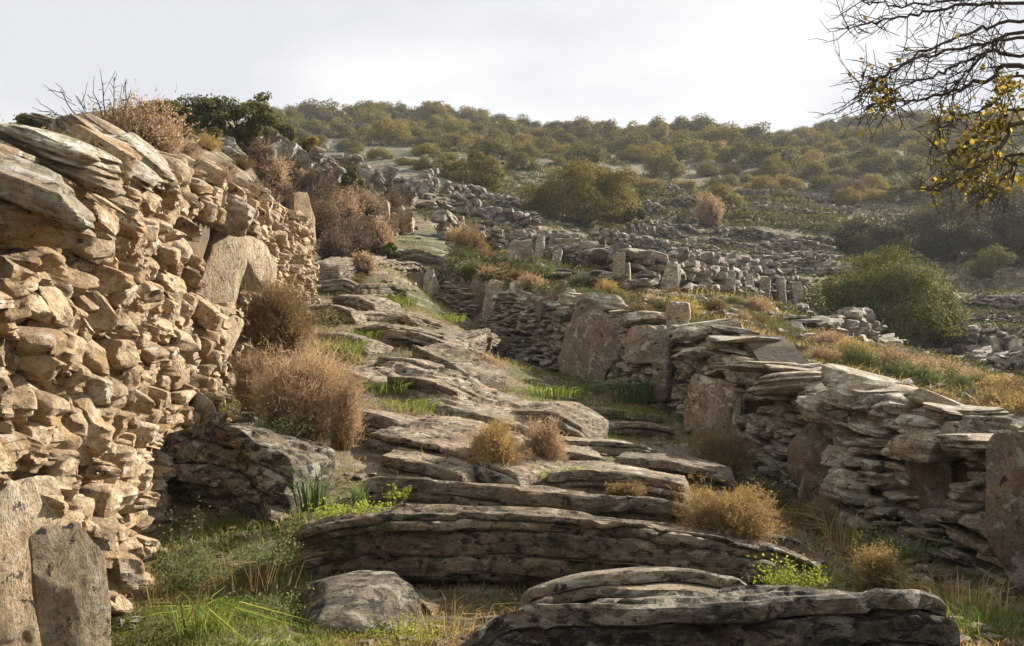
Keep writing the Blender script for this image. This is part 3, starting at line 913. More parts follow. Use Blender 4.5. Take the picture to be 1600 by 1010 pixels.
for i, (pts, Yn, th, lb) in enumerate(((((470, 520), (520, 522), (570, 536)), 13.5, .22, 'rock step between the far wall foot and the green grass clump'), (((600, 590), (660, 596), (720, 618)), 10.2, .18, 'narrow layered step just above the broad tilted rock sheet'), (((700, 540), (745, 545), (780, 560)), 14, .2, 'low step at the foot of the dark rock under the upper wall'),
        (((560, 446), (610, 444), (640, 456)), 20, .3, 'layered step right of the brown dry tuft high on the path'), (((520, 640), (580, 648), (640, 668)), 8.2, .2, 'rock bed just right of the widest pinkish shrub'), (((640, 655), (720, 676), (790, 706)), 7.9, .16, 'second slanting bed above the golden bush'),
        (((830, 700), (890, 704), (950, 716)), 7.7, .12, 'small step beside the brown dry tuft'), (((600, 520), (650, 524), (700, 540)), 14.2, .2, 'grey step in the grass under the thin uprights'), (((470, 480), (515, 478), (555, 490)), 16.5, .25, 'rock beside the pale herb at the far wall'), (((690, 770), (800, 784), (900, 792)), 5.7, .1, 'thin lower sheet in front of the brown rock step'))):
    ledge(lb, pts, Yn, th, .55, .0, 60 + i, M_LEDGE, amp=.04, snap=True)
# ------------------------------------------------------------------ vegetation
def sub(a, n, rng):
    return a[rng.permutation(len(a))[:n]]

def shrub_meshes(seed, nst, leaf, h=1.0, wd=1.0, tw=.004, spread=1.0, up=.35, ntw=5, nleaf=2, lean=0.0):
    """a dome of fine twigs, unit height h and half width wd/2; returns (stems, twigs) meshes' arrays"""
    rng = np.random.default_rng(seed)
    D = rng.normal(size=(nst, 3))
    D[:, 2] = np.abs(D[:, 2]) + up
    D = unit(D)
    rad = np.array([wd / 2, wd / 2, h])
    lump = np.clip(1 + .6 * fbm(D * 2.0 + seed, seed, 3), .35, 1.35)
    rr = rng.uniform(.55, 1.0, nst) ** .6 * lump
    rr[rng.random(nst) < .12] *= 1.28
    tip = D * rad * rr[:, None]
    tip[:, 0] += lean * tip[:, 2]
    base = np.stack([rng.normal(0, .12 * wd, nst), rng.normal(0, .12 * wd, nst), np.full(nst, -.04 * h)], 1)
    mid = base + (tip - base) * .5 + rng.normal(0, .05 * wd, (nst, 3)) + np.array([0, 0, .06 * h])
    sV, sF = ribbons(base, mid, tip, np.full(nst, tw), rng)
    k = np.repeat(np.arange(nst), ntw)
    f = rng.uniform(.45, 1.0, len(k))[:, None]
    b0 = np.where(f < .5, base[k] + (mid[k] - base[k]) * f * 2, mid[k] + (tip[k] - mid[k]) * (f * 2 - 1))
    dr = unit(unit(tip[k] - base[k]) * .9 + rng.normal(0, .75, (len(k), 3)))
    ln = rng.uniform(.06, .17, len(k))[:, None] * h
    p2 = b0 + dr * ln
    p1 = b0 + dr * ln * .5 + rng.normal(0, .012 * h, (len(k), 3))
    tV, tF = ribbons(b0, p1, p2, np.full(len(k), tw * .75), rng)
    if nleaf:
        kk = np.repeat(np.arange(len(p2)), nleaf)
        C = b0[kk] + (p2[kk] - b0[kk]) * rng.uniform(.3, 1.1, (len(kk), 1)) + rng.normal(0, .008 * h, (len(kk), 3))
        lV, lF = leaf_quads(C, np.full(len(kk), leaf), rng, .6)
        lF = np.concatenate([lF[:, [0, 1, 2]], lF[:, [0, 2, 3]]])
        tF = np.concatenate([tF, lF + len(tV)])
        tV = np.concatenate([tV, lV])
    return (sV, sF), (tV, tF)

def shrub(label, cat, name, px, py, wpx, hpx, mat, nst=500, leaf=.012, seed=1, Y=None, group=None, stemmat=None, depth=1.0, sink=.0, lean=0.0, **kw):
    p = hit(px, py) if Y is None else at(px, py, Y)
    sc = p[1] / F_PX
    h, wd = hpx * sc, wpx * sc
    st, tw = shrub_meshes(seed, nst, leaf, h, wd, tw=max(.0035, .00062 * p[1]), lean=lean, **kw)
    r = thing(name, label, cat, tuple(p - np.array([0, 0, sink])), group)
    mk('stems', *st, stemmat or M_BROWNDRY, r)
    mk('twigs', *tw, mat, r)
    return r

shrub('large dark brown dry bush against the far half of the tall left wall', 'bush', 'dry_shrub', 435, 560, 118, 132, M_BROWNDRY, 1500, .012, 1, Y=9.4, ntw=7)
shrub('widest pinkish dry shrub with fine twigs at the foot of the left wall', 'bush', 'dry_shrub', 465, 705, 190, 180, M_PINKDRY, 2400, .009, 2, Y=7.5, ntw=8, lean=.1, up=.8)
shrub('wispy upright dry shrub at the right end of the widest pinkish one', 'bush', 'dry_shrub', 530, 722, 78, 125, M_PINKDRY, 520, .009, 33, Y=7.2, ntw=7, up=1.4, lean=.12)
shrub('pale dry shrub low beside the widest pinkish one towards the wall', 'bush', 'dry_shrub', 402, 640, 90, 95, M_PINKDRY, 800, .01, 3, Y=8.0, ntw=7)
shrub('golden bush in mid path leaning over a slanting rock bed', 'bush', 'dry_shrub', 758, 738, 105, 76, M_DRY, 1100, .01, 4, Y=7.0, ntw=7, lean=.25)
shrub('brown dry tuft right of the golden bush in mid path', 'bush', 'dry_shrub', 850, 735, 74, 80, M_PINKDRY, 700, .01, 5, Y=7.3, ntw=7)
shrub('bright golden tussock on the right end of the longest rock step', 'bush', 'dry_shrub', 1140, 842, 165, 78, M_DRY, 1600, .009, 6, Y=5.35, ntw=7)
shrub('rounded mauve brown tuft beside green herbs in mid path', 'bush', 'dry_shrub', 764, 606, 58, 54, M_PINKDRY, 600, .014, 7, Y=11, ntw=6)
shrub('dark brown slanting bush where the path turns below the stone field', 'bush', 'dry_shrub', 742, 418, 78, 62, M_BROWNDRY, 700, .035, 8, Y=27, ntw=6, lean=-.25)
shrub('small golden tuft above the narrow sunlit flat step', 'bush', 'dry_shrub', 975, 776, 70, 24, M_DRY, 420, .009, 9, Y=6.1, ntw=6)
shrub('rusty dry grass tuft on top of the upper broken wall', 'bush', 'dry_shrub', 805, 452, 62, 26, M_DRY, 420, .03, 10, Y=21, ntw=5)
shrub('dry brown tuft left of the bright green grass patch', 'bush', 'dry_shrub', 553, 470, 54, 38, M_BROWNDRY, 420, .025, 11, Y=18.6, ntw=5)
shrub('fading brown bush in the shade at the foot of the right wall', 'bush', 'dry_shrub', 1130, 735, 120, 62, M_BROWNDRY, 700, .012, 12, Y=8.8, ntw=5)
shrub('brown grey bush low in the shade in front of the big tilted uprights', 'bush', 'dry_shrub', 1270, 850, 95, 75, M_BROWNDRY, 700, .011, 13, Y=6.9, ntw=5)
shrub('pale straw coloured seed heads behind the right end of the front slab', 'grass clump', 'dry_shrub', 1375, 925, 110, 70, M_STRAW, 500, .008, 14, Y=4.9, ntw=4, up=1.0)
shrub('leafy half bare bush growing over the top of the tall left wall', 'bush', 'wall_top_shrub', 205, 245, 185, 78, M_PINKDRY, 900, .022, 15, Y=8.2, ntw=6, stemmat=M_BARK)

# shrub with long bare shoots above the left wall
r = thing('bare_sapling', 'thin bare shoots standing up against the white sky above the left wall', 'sapling', tuple(at(150, 200, 8.0)))
B = Bag()
rg = np.random.default_rng(8)
for (x, y, x2, y2) in ((165, 215, 95, 140), (165, 215, 120, 150), (170, 215, 145, 145), (175, 215, 178, 122), (180, 215, 196, 128), (160, 215, 74, 168), (185, 215, 205, 140), (170, 215, 160, 128)):
    a, b = at(x, y, 8.0), at(x2, y2, 8.0 + rg.uniform(-.5, .5))
    m = (a + b) / 2 + rg.normal(0, .04, 3)
    B.add(*tube(smoothcurve([a, m, b], 9), np.linspace(.007, .003, 9), 4))
    for q in range(6):
        f = rg.uniform(.4, .98)
        s0 = a + (b - a) * f
        s1 = s0 + (b - a) * rg.uniform(.08, .2) + rg.normal(0, .07, 3)
        B.add(*tube([s0, (s0 + s1) / 2 + rg.normal(0, .01, 3), s1], [.003, .0025, .0018], 4))
V, F = B.get()
mk('shoots', V - at(150, 200, 8.0), F, M_BARK, r)

# --- green tufts and herbs
def blades(label, cat, name, px, py, n, hmin, hmax, spread, mat, wd=.006, seed=1, Y=None, droop=.5, tilt=.35, group=None):
    rng = np.random.default_rng(seed)
    p = hit(px, py) if Y is None else at(px, py, Y)
    az = rng.uniform(0, 2 * math.pi, n)
    r0 = rng.uniform(0, 1, n) ** .7 * spread
    P0 = np.stack([r0 * np.cos(az) , r0 * np.sin(az), np.full(n, -.03)], 1)
    h = rng.uniform(hmin, hmax, n)
    tl = np.abs(rng.normal(tilt, .2, n))
    a2 = az + rng.normal(0, .7, n)
    dx, dy = np.cos(a2), np.sin(a2)
    P1 = P0 + np.stack([dx * h * tl * .35, dy * h * tl * .35, h * .6], 1)
    P2 = P0 + np.stack([dx * h * tl * (1 + droop), dy * h * tl * (1 + droop), h * (1 - droop * tl)], 1)
    V, F = ribbons(P0, P1, P2, rng.uniform(.6, 1.2, n) * wd, rng)
    return tag(mk(name, V, F, mat, loc=tuple(p)), label, cat, group)

blades('left one of two upright iris like tufts beside the blackened rock block', 'plant', 'leafy_tuft', 490, 790, 34, .16, .3, .07, M_IRIS, .016, 1, Y=5.5, tilt=.25)
blades('right one of two upright iris like tufts at the end of the brown rock step', 'plant', 'leafy_tuft', 562, 788, 26, .12, .2, .05, M_IRIS, .014, 2, Y=5.6, tilt=.25)
blades('bushy clump of long green grass above the broad tilted rock sheet', 'grass clump', 'grass_clump', 525, 566, 420, .2, .42, .3, M_GRASS, .009, 3, Y=10.6)
blades('bright green grass patch between upright slabs at the top of the path', 'grass clump', 'grass_clump', 600, 480, 600, .15, .32, .6, M_GRASS, .014, 4, Y=17.4)
blades('blue green clump of long strap leaves against the wall foot', 'plant', 'leafy_tuft', 992, 626, 90, .3, .5, .3, M_IRIS, .024, 5, Y=12.2, droop=.9, tilt=.4)
blades('arching fountain of bright grass at the bottom left of the photo', 'grass clump', 'grass_clump', 310, 1005, 120, .18, .34, .08, M_GRASS, .007, 6, Y=3.9, droop=.9, tilt=.6)
blades('sunlit green grass tuft in the bottom right corner', 'grass clump', 'grass_clump', 1545, 1000, 260, .1, .22, .22, M_GRASS, .006, 7, Y=4.0)
blades('tall straw stems leaning in the shade before the right wall', 'grass clump', 'dry_stalks', 1315, 870, 34, .3, .52, .1, M_STRAW, .008, 8, Y=6.2, droop=.5, tilt=.5)

blades('dry stalks mixed with weeds at the left end of the longest rock step', 'grass clump', 'dry_stalks', 400, 905, 40, .1, .26, .22, M_BROWNDRY, .004, 9, Y=4.5, droop=.5, tilt=.5)
blades('dry stalks in front of the foot of the tall left wall', 'grass clump', 'dry_stalks', 255, 950, 50, .08, .24, .25, M_BROWNDRY, .004, 10, Y=4.2, droop=.6, tilt=.55)
blades('thin dry stalks at the left end of the front slab', 'grass clump', 'dry_stalks', 690, 985, 60, .08, .22, .16, M_STRAW, .0035, 11, Y=3.7, droop=.5, tilt=.5)
blades('dry stalks on the slanting rock bed in front of the golden bush', 'grass clump', 'dry_stalks', 690, 735, 70, .1, .26, .3, M_STRAW, .005, 12, Y=7.1, droop=.4, tilt=.4)
blades('rough grass at the right foot of the front slab', 'grass clump', 'grass_clump', 1480, 945, 160, .1, .24, .25, M_STRAW, .005, 13, Y=4.6)
for i, (px, py, n_, sp, Yc, lb) in enumerate(((648, 540, 260, .35, 13, 'beside the flat pale stone in mid path'), (705, 570, 260, .35, 11.4, 'between the rock strip and the green herb'), (612, 612, 260, .3, 9.8, 'above the broad tilted rock sheet near the pinkish shrub'), (735, 520, 240, .4, 15.8, 'above the dark step under the upper wall'),
        (850, 618, 380, .5, 12.2, 'in the hollow left of the wide leaning slab'), (960, 650, 300, .5, 11.2, 'at the wall foot beside the strap leaved clump'), (690, 500, 220, .4, 17.5, 'at the foot of the thin upper uprights'), (640, 640, 160, .25, 8.6, 'on the edge of the broad tilted rock sheet'), (880, 752, 120, .14, 6.9, 'beneath the brown dry tuft on the flat step'),
        (790, 640, 200, .25, 9.6, 'behind the short rounded pale step'), (575, 530, 240, .35, 13.6, 'left of the two far path boulders'), (655, 428, 160, .5, 25, 'behind the upper broken wall'))):
    blades('green grass clump ' + lb, 'grass clump', 'grass_clump', px, py, n_, .08, .2, sp, M_GRASS, .004 + Yc * .0005, 20 + i, Y=None, droop=.5, tilt=.5, group='grass clumps along the path')
def herb(label, px, py, wpx, hpx, n, leaf, mat, seed, Y=None, cat='herb', name='leafy_herb'):
    rng = np.random.default_rng(seed)
    p = hit(px, py) if Y is None else at(px, py, Y)
    sc = p[1] / F_PX
    wd, h = wpx * sc, hpx * sc
    ns = max(8, n // 14)
    D = unit(np.abs(rng.normal(size=(ns, 3))) * np.array([1, 1, 1]) * np.where(rng.random((ns, 3)) < .5, -1, 1) * np.array([1, 1, 0]) + np.array([0, 0, .6]))
    tip = D * np.array([wd / 2, wd / 2, h]) * rng.uniform(.5, 1.15, (ns, 1))
    base = tip * np.array([.4, .4, 0]) + np.array([0, 0, -.03])
    mid = (tip + base) / 2 + rng.normal(0, .02, (ns, 3))
    sV, sF = ribbons(base, mid, tip, np.full(ns, .004), rng)
    k = rng.integers(0, ns, n)
    f = rng.uniform(.25, 1.05, (n, 1))
    C = base[k] + (tip[k] - base[k]) * f + rng.normal(0, .035 * (wd + h), (n, 3)) * np.array([1, 1, .7])
    C[:, 2] = np.abs(C[:, 2])
    lV, lF = leaf_quads(C, np.full(n, leaf), rng, .6, np.array([0, 0, .8]))
    r = thing(name, label, cat, tuple(p))
    mk('stems', sV, sF, M_GREYHERB, r)
    mk('leaves', lV, lF, mat, r)
    return r

herb('green herb left of the rounded mauve tuft', 722, 604, 80, 52, 900, .03, M_GREYHERB, 1, Y=10.8)
herb('grey green herbs in the shade at the foot of the wide leaning slab', 915, 616, 100, 50, 900, .035, M_GREYHERB, 2, Y=12.9)
herb('sunlit yellow green leafy herb behind the front slab', 1235, 912, 130, 42, 1300, .015, M_HERB, 3, Y=4.6)
herb('small bright heart leaved herb on the brown rock step', 622, 778, 44, 24, 130, .028, M_HERB, 4, Y=5.7)
herb('yellow green weeds between the two iris like tufts', 560, 802, 170, 30, 900, .016, M_HERB, 5, Y=5.3)
herb('pale green herb growing out of the foot of the left wall', 335, 660, 60, 70, 700, .02, M_HERB, 6, Y=7.6)
herb('grey green weeds under the widest pinkish shrub', 420, 690, 150, 80, 1500, .017, M_GREYHERB, 7, Y=6.9)
herb('trailing grey green weed hanging in front of the left wall foot', 290, 915, 90, 130, 1300, .014, M_GREYHERB, 8, Y=4.6)
herb('dark green undergrowth in the shade of the right wall', 1390, 868, 170, 70, 1700, .022, M_GREYHERB, 9, Y=6.5)
herb('dark green weeds in the shade below the brown uprights', 1195, 790, 110, 80, 1300, .022, M_GREYHERB, 10, Y=8.0)
herb('low green weeds beneath the brown dry tuft', 850, 752, 80, 26, 500, .02, M_GREYHERB, 11, Y=7.0)
herb('pale herb beside the far end of the tall left wall', 512, 515, 60, 50, 600, .035, M_GREYHERB, 12, Y=13.5)
herb('weedy dark green corner at the left end of the longest step', 420, 880, 110, 60, 1200, .014, M_GREYHERB, 13, Y=4.7)
herb('dark leafy weeds in the hollow before the low mossy boulder', 430, 960, 170, 45, 1500, .014, M_GREYHERB, 15, Y=4.2)
herb('sunny weeds along the bottom edge left of the front slab', 620, 1000, 190, 30, 1300, .012, M_HERB, 14, Y=3.8)

# --- leafy bushes
def bush_arrays(seed, nleaf, leaf, wd=1.0, dp=1.0, h=.7, m=26, lump=.3, leanx=0.0, flat=1.0):
    rng = np.random.default_rng(seed)
    D = rng.normal(size=(m, 3))
    D[:, 2] = np.abs(D[:, 2]) * .9 + .02
    D = unit(D)
    Cc = D * np.array([wd / 2, dp / 2, h]) * rng.uniform(.45, .8, (m, 1))
    Cc[:, 2] += .06 * h
    rad = rng.uniform(.6, 1.25, m) * lump * (wd + dp + h) / 3 * .55
    k = rng.choice(m, nleaf, p=rad ** 2 / (rad ** 2).sum())
    d = unit(rng.normal(size=(nleaf, 3)))
    rr = rad[k] * (1 - .55 * rng.random(nleaf) ** 2)
    rr *= 1 + .35 * vnoise(d * 2.5 + k[:, None] * 3.3, seed)
    C = Cc[k] + d * rr[:, None] * np.array([1, 1, .85 * flat])
    C[:, 0] += leanx * C[:, 2]
    keep = C[:, 2] > .01 * h
    C, d = C[keep], d[keep]
    out = unit(C / np.array([wd, dp, h * 1.5]))
    # fit the crown to the asked width and height, leaving the odd stray sprig outside
    for ax_, want in ((0, wd), (1, dp)):
        lo, hi = np.percentile(C[:, ax_], (.6, 99.4))
        f_ = want / (hi - lo)
        C[:, ax_] = (C[:, ax_] - (lo + hi) / 2) * f_
        Cc[:, ax_] = (Cc[:, ax_] - (lo + hi) / 2) * f_
    f_ = h / np.percentile(C[:, 2], 99.4)
    C[:, 2] *= f_
    Cc[:, 2] *= f_
    V, F = leaf_quads(C, np.full(len(C), leaf), rng, .7, d * .5 + out * .5 + np.array([0, 0, .2]), .6)
    return V, F, Cc

def limbs_arrays(Cc, rng, thick, n=9):
    B = Bag()
    for c in sub(Cc, n, rng):
        b = np.array([rng.normal(0, thick), rng.normal(0, thick), -.05])
        m = b + (c - b) * .5 + rng.normal(0, thick * 1.5, 3) + np.array([0, 0, .1 * c[2]])
        B.add(*tube(smoothcurve([b, m, c], 8), np.linspace(thick, thick * .25, 8), 5))
    return B.get()

def bush(label, cat, px, py, wpx, hpx, nleaf, leaf, mat, seed, Y=None, m=30, lump=.3, name='bush', group=None, dpx=None, leanx=0.0, flat=1.0, trunks=True):
    p = hit(px, py) if Y is None else at(px, py, Y)
    sc = p[1] / F_PX
    wd, h = wpx * sc, hpx * sc
    V, F, Cc = bush_arrays(seed, nleaf, leaf, wd * .95, (dpx or wpx * .85) * sc, h * .92, m, lump, leanx, flat)
    r = thing(name, label, cat, tuple(p - np.array([0, 0, .03])), group)
    mk('crown', V, F, mat, r)
    if trunks:
        mk('trunk', *limbs_arrays(Cc, np.random.default_rng(seed), max(.03, wd * .013)), M_BARK, r)
    return r

bush('big round olive green bush standing alone on the right hand terraces', 'bush', 1388, 536, 240, 162, 60000, .085, M_OLIVEBUSH, 41, Y=36, m=80, lump=.2, name='round_bush')
bush('low leafy skirt at the right foot of the big round olive green bush', 'bush', 1470, 535, 80, 62, 6000, .085, M_OLIVEBUSH, 42, Y=35.4, m=14, name='round_bush')
bush('largest wide domed tree in the middle of the hillside with golden top', 'tree', 905, 352, 188, 112, 50000, .12, M_RUSTBUSH, 43, Y=60, m=80, lump=.19, name='domed_tree')
bush('small yellowish bush at the right foot of the largest domed tree', 'bush', 985, 345, 50, 42, 5000, .13, M_OLIVEBUSH, 44, Y=59, m=12, name='domed_bush')
bush('brown wide bush left of the largest domed tree', 'bush', 700, 297, 80, 52, 8000, .14, M_RUSTBUSH, 45, Y=66, m=20, name='domed_bush')
bush('golden brown bush next to the largest domed tree on its left', 'bush', 748, 300, 82, 68, 10000, .14, M_RUSTBUSH, 46, Y=64, m=22, name='domed_bush')
bush('small round bush at the right edge beyond the big round olive one', 'bush', 1550, 433, 70, 54, 8000, .1, M_OLIVEBUSH, 47, Y=58, m=18, name='domed_bush')
for i, (px, py, wp, hp, lab) in enumerate((
    (1355, 400, 120, 70, 'left end of the dark thicket above the big round bush'),
    (1420, 405, 130, 100, 'tall dark bush near the left end of the dark thicket'),
    (1490, 408, 130, 112, 'highest dark bush in the middle of the dark thicket'),
    (1560, 405, 130, 108, 'dark bush of the thicket under the leafy hanging branch'),
    (1640, 405, 140, 110, 'dark bush of the thicket cut by the right edge'),
    (1600, 395, 120, 100, 'rear dark bush of the thicket close to the right edge'))):
    bush(lab, 'bush', px, py, wp, hp, 14000, .14, M_THICKET, 60 + i, Y=66 + (i % 2) * 3, m=26, lump=.27, name='thicket_bush', group='dark thicket bushes on the right')

# windswept trees on the spur
bush('flat topped windswept tree leaning right on the rocky spur skyline', 'tree', 372, 206, 118, 64, 10000, .07, M_OLIVEBUSH, 81, Y=27, m=26, lump=.3, name='windswept_tree', leanx=.9, flat=.5)
bush('dark windswept tree with a slanting crown left of the flat topped one', 'tree', 305, 208, 124, 62, 11000, .07, M_EVERGREEN, 82, Y=26, m=24, lump=.36, name='windswept_tree', leanx=1.0, flat=.5)
bush('dark low tree on the skyline behind the half bare bush', 'tree', 235, 205, 100, 54, 9000, .07, M_EVERGREEN, 83, Y=25, m=24, lump=.36, name='windswept_tree', leanx=.7, flat=.5)
bush('low dark bush on the skyline at the left end of the wall top', 'bush', 62, 200, 68, 28, 3500, .05, M_EVERGREEN, 84, Y=17, m=16, lump=.3, name='dark_bush')
bush('small yellow green bush among the rocks under the windswept trees', 'bush', 390, 222, 42, 34, 2600, .08, M_OLIVEBUSH, 85, Y=27, m=12, name='dark_bush')
bush('dark bush tucked below the windswept trees', 'bush', 330, 240, 80, 44, 4500, .07, M_EVERGREEN, 86, Y=24, m=16, name='dark_bush')
bush('grey green bush at the right end of the rocky spur', 'bush', 440, 222, 46, 34, 3500, .09, M_EVERGREEN, 87, Y=30, m=14, name='dark_bush')
bush('rusty bush on the right shoulder of the rocky spur', 'bush', 478, 240, 46, 30, 2600, .1, M_RUSTBUSH, 88, Y=33, m=14, name='dark_bush')
bush('small olive bush beside bare shrubs on the spur slope', 'bush', 545, 290, 44, 34, 3000, .1, M_OLIVEBUSH, 89, Y=38, m=14, name='dark_bush')
bush('small green bush on the path bank under the bare shrubs', 'bush', 610, 402, 34, 26, 2200, .06, M_OLIVEBUSH, 90, Y=26, m=12, name='dark_bush')

# bare mauve shrubs covering the spur slope
BARE = [(420, 300, 90, 62), (470, 330, 90, 66), (525, 318, 80, 56), (570, 345, 80, 54), (500, 372, 100, 66), (560, 388, 96, 56), (590, 396, 70, 52), (520, 412, 70, 52), (622, 362, 60, 40), (450, 285, 70, 46), (398, 262, 70, 46), (600, 318, 50, 30), (535, 352, 80, 50), (480, 300, 70, 46)]
BARE += [(405, 335, 70, 60), (430, 268, 60, 40), (500, 345, 90, 60), (545, 400, 90, 50), (580, 300, 60, 34), (610, 335, 60, 38), (455, 352, 70, 60), (565, 430, 50, 36)]
BLAB = ['behind the middle of the tall left wall', 'right behind the far end of the tall left wall', 'halfway up the spur slope', 'under the grey rocks of the spur crest', 'largest one touching the far end of the tall left wall', 'spreading over the head of the path', 'rightmost low one at the head of the path', 'lowest one beside the path bank', 'beside the sunlit rock wall at the spur foot', 'directly below the spur rocks', 'uppermost one near the windswept trees', 'small one at the crest end of the spur', 'in the middle of the shrub cluster', 'just right of the wall top rocks', 'rising from behind the wall top', 'on the spur edge beside the jagged crag', 'in the heart of the spur slope', 'close over the path bank', 'near the spine wall', 'left of the sunlit rock face', 'crowded against the far wall top', 'small one beside the long dark outcrop']
for i, ((px, py, wp, hp), lb) in enumerate(zip(BARE, BLAB)):
    shrub('leafless mauve brown shrub ' + lb, 'bush', 'bare_shrub', px, py, wp, hp, M_BARE if i % 3 else M_PINKDRY, 420, .045, 100 + i, ntw=7, up=.6, nleaf=1, stemmat=M_BARK, group='bare shrubs on the spur slope')
shrub('leafless pinkish shrub on the terraces below the hill bushes', 'bush', 'bare_shrub', 1108, 352, 62, 44, M_PINKDRY, 500, .1, 130, ntw=6, up=.6)
shrub('pale leafless shrub above the far upright stones', 'bush', 'bare_shrub', 1090, 432, 74, 36, M_STRAW, 500, .07, 131, ntw=5, up=.6)
shrub('wide greyish leafless bush left of the dark thicket', 'bush', 'bare_shrub', 1325, 312, 74, 34, M_BARE, 600, .13, 132, ntw=6, up=.6)

# --- bushes of the far hillside: shared crowns
rgh = np.random.default_rng(77)
HV = []
for i in range(9):
    V, F, _ = bush_arrays(200 + i, 6500, .042, 1.0, 1.0, .5 + .05 * (i % 4), 22 + i, .3)
    HV.append(mesh_data('crown', V, F, M_HILLBUSH))
HVR = []
for i in range(3):
    V, F, _ = bush_arrays(230 + i, 6500, .042, 1.0, 1.0, .55, 24, .3)
    HVR.append(mesh_data('crown', V, F, M_RUSTBUSH))
named = [(1125, 322, 74, 36, 'yellow topped low dome above the bare pinkish shrub', 1), (1036, 282, 68, 44, 'round dark green dome standing on pale ground in mid hill', 0), (1206, 278, 50, 32, 'small round dome between two dark ones in mid hill', 0), (1275, 280, 52, 32, 'dark ball shaped dome in mid hill', 0),
         (1150, 255, 60, 36, 'broad dome just above the round mid hill domes', 0), (1230, 300, 60, 26, 'low brownish dome left of the greyish leafless bush', 0), (1420, 270, 60, 30, 'low dome right of mid hill before the leafy branch', 0), (1080, 205, 70, 28, 'highest dome of the ridge above the middle of the hill', 0),
         (697, 180, 30, 18, 'small round bush on a rock knob of the ridge', 0), (1180, 232, 80, 34, 'wide dome under the dip of the skyline', 0), (900, 208, 70, 24, 'flat dome on the skyline right of the ridge step', 0), (830, 195, 60, 26, 'dome at the step of the skyline', 0)]
hill_placed = []
def hill_bush(px, py, wp, hp, label, rust, group=None):
    p = hit(px, py)
    sc = p[1] / F_PX
    me = (HVR if rust else HV)[int(rgh.integers(3 if rust else 9))]
    o = tag(link('hill_bush', me, None, (p[0], p[1], p[2] - .15)), label, 'bush', group)
    o.scale = (wp * sc, wp * sc * rgh.uniform(.8, 1.1), hp * sc / .57)
    o.rotation_euler = (0, 0, rgh.uniform(0, 6.28))
    hill_placed.append((px, py, wp))
for n_ in named:
    hill_bush(*n_, group='domed bushes on the far hillside')
for px in np.arange(434, 1650, 21.0):
    Yr = float(np.interp(px, [430, 700, 850, 1000, 1080, 1200, 1330, 1600], [188, 188, 178, 174, 176, 169, 183, 188])) - rgh.uniform(0, 9)
    px_ = px + rgh.uniform(-8, 8)
    yy_ = np.linspace(120, 214, 120)
    xx_ = (px_ - CX) / F_PX * yy_ * 1.004
    Yr = float(yy_[np.argmax(ground_z(xx_, yy_) / yy_)]) - rgh.uniform(0, 5)
    p = gp(px_, Yr)
    wp = rgh.uniform(26, 58)
    rust = rgh.random() < .15
    o = tag(link('hill_bush', (HVR if rust else HV)[int(rgh.integers(3 if rust else 9))], None, (p[0], p[1], p[2] - .3)), ('rusty brown' if rust else 'dark green') + ' domed bush along the skyline of the far hill', 'bush', ('rusty' if rust else 'dark') + ' bushes along the skyline of the far hill')
    sc_ = p[1] / F_PX
    o.scale = (wp * sc_, wp * sc_, rgh.uniform(12, 24) * sc_ / .57)
    o.rotation_euler = (0, 0, rgh.uniform(0, 6.28))
    hill_placed.append((px_, proj(p)[1], wp))
tries = 0
while len(hill_placed) < 299 and tries < 9000:
    tries += 1
    px = rgh.uniform(436, 1640)
    ridge = np.interp(px, [430, 700, 850, 1000, 1080, 1200, 1330, 1600, 1700], [188, 186, 206, 212, 204, 222, 198, 190, 190])
    py = ridge + (rgh.random() ** 1.7) * (np.interp(px, [436, 640, 800, 1000, 1300, 1640], [225, 270, 285, 305, 320, 330]) - ridge)
    t = (py - ridge) / 110
    wp = float(np.clip(rgh.lognormal(4.05, .35), 28, 125)) * (.85 + .4 * t)
    k_ = .95 if t < .4 else 1.4
    if any(abs(px - a) < (wp + c) * .27 * k_ and abs(py - b) < (wp + c) * .1 * k_ for a, b, c in hill_placed):
        continue
    if 815 < px < 995 and 262 < py:
        continue
    rust = rgh.random() < .24
    zone = 'along the skyline of the far hill' if t < .13 else ('on the upper half of the far hill' if t < .5 else 'on the lower half of the far hill')
    hill_bush(px, py, wp, wp * rgh.uniform(.4, .6), ('rusty brown' if rust else 'dark green') + ' domed bush ' + zone, rust, ('rusty' if rust else 'dark') + ' bushes ' + zone)

# ------------------------------------------------------------------ rock outcrops of the spur
def outcrop(label, px, py, wpx, hpx, Y, seed, n=5, mat=M_FARSTONE, name='rock_outcrop', dip=20, group=None):
    rng = np.random.default_rng(seed)
    sc = Y / F_PX
    r = thing(name, label, 'rock', (0, 0, 0), group)
    n = n * 2 if n > 4 else n
    big = 1.0 if n < 5 else .62
    for i in range(n):
        f = (i + .5) / n - .5
        w_ = wpx * sc * rng.uniform(.3, .75) * big
        h_ = hpx * sc * rng.uniform(.35, .9) * big
        c = at(px + f * wpx * .75 + rng.normal(0, 3), py - h_ / sc * .3 - (rng.uniform(-.1, .45) * hpx if big < 1 else 0) + rng.normal(0, hpx * .1), Y + rng.uniform(-.5, .5))
        S = stone_shape(rng, 12, p=8, planes=13, rough=.16, strata=.18, freq=6, lo=.5)
        mk('rock_block', (S * np.array([w_, w_ * .8, h_ * 1.2]) / 2) @ rotm(R(rng.normal(0, 8)), R(dip + rng.normal(0, 9)), R(rng.uniform(-40, 40))).T + c, TEMPL[12][1], mat, r, sharp=28)
    return r

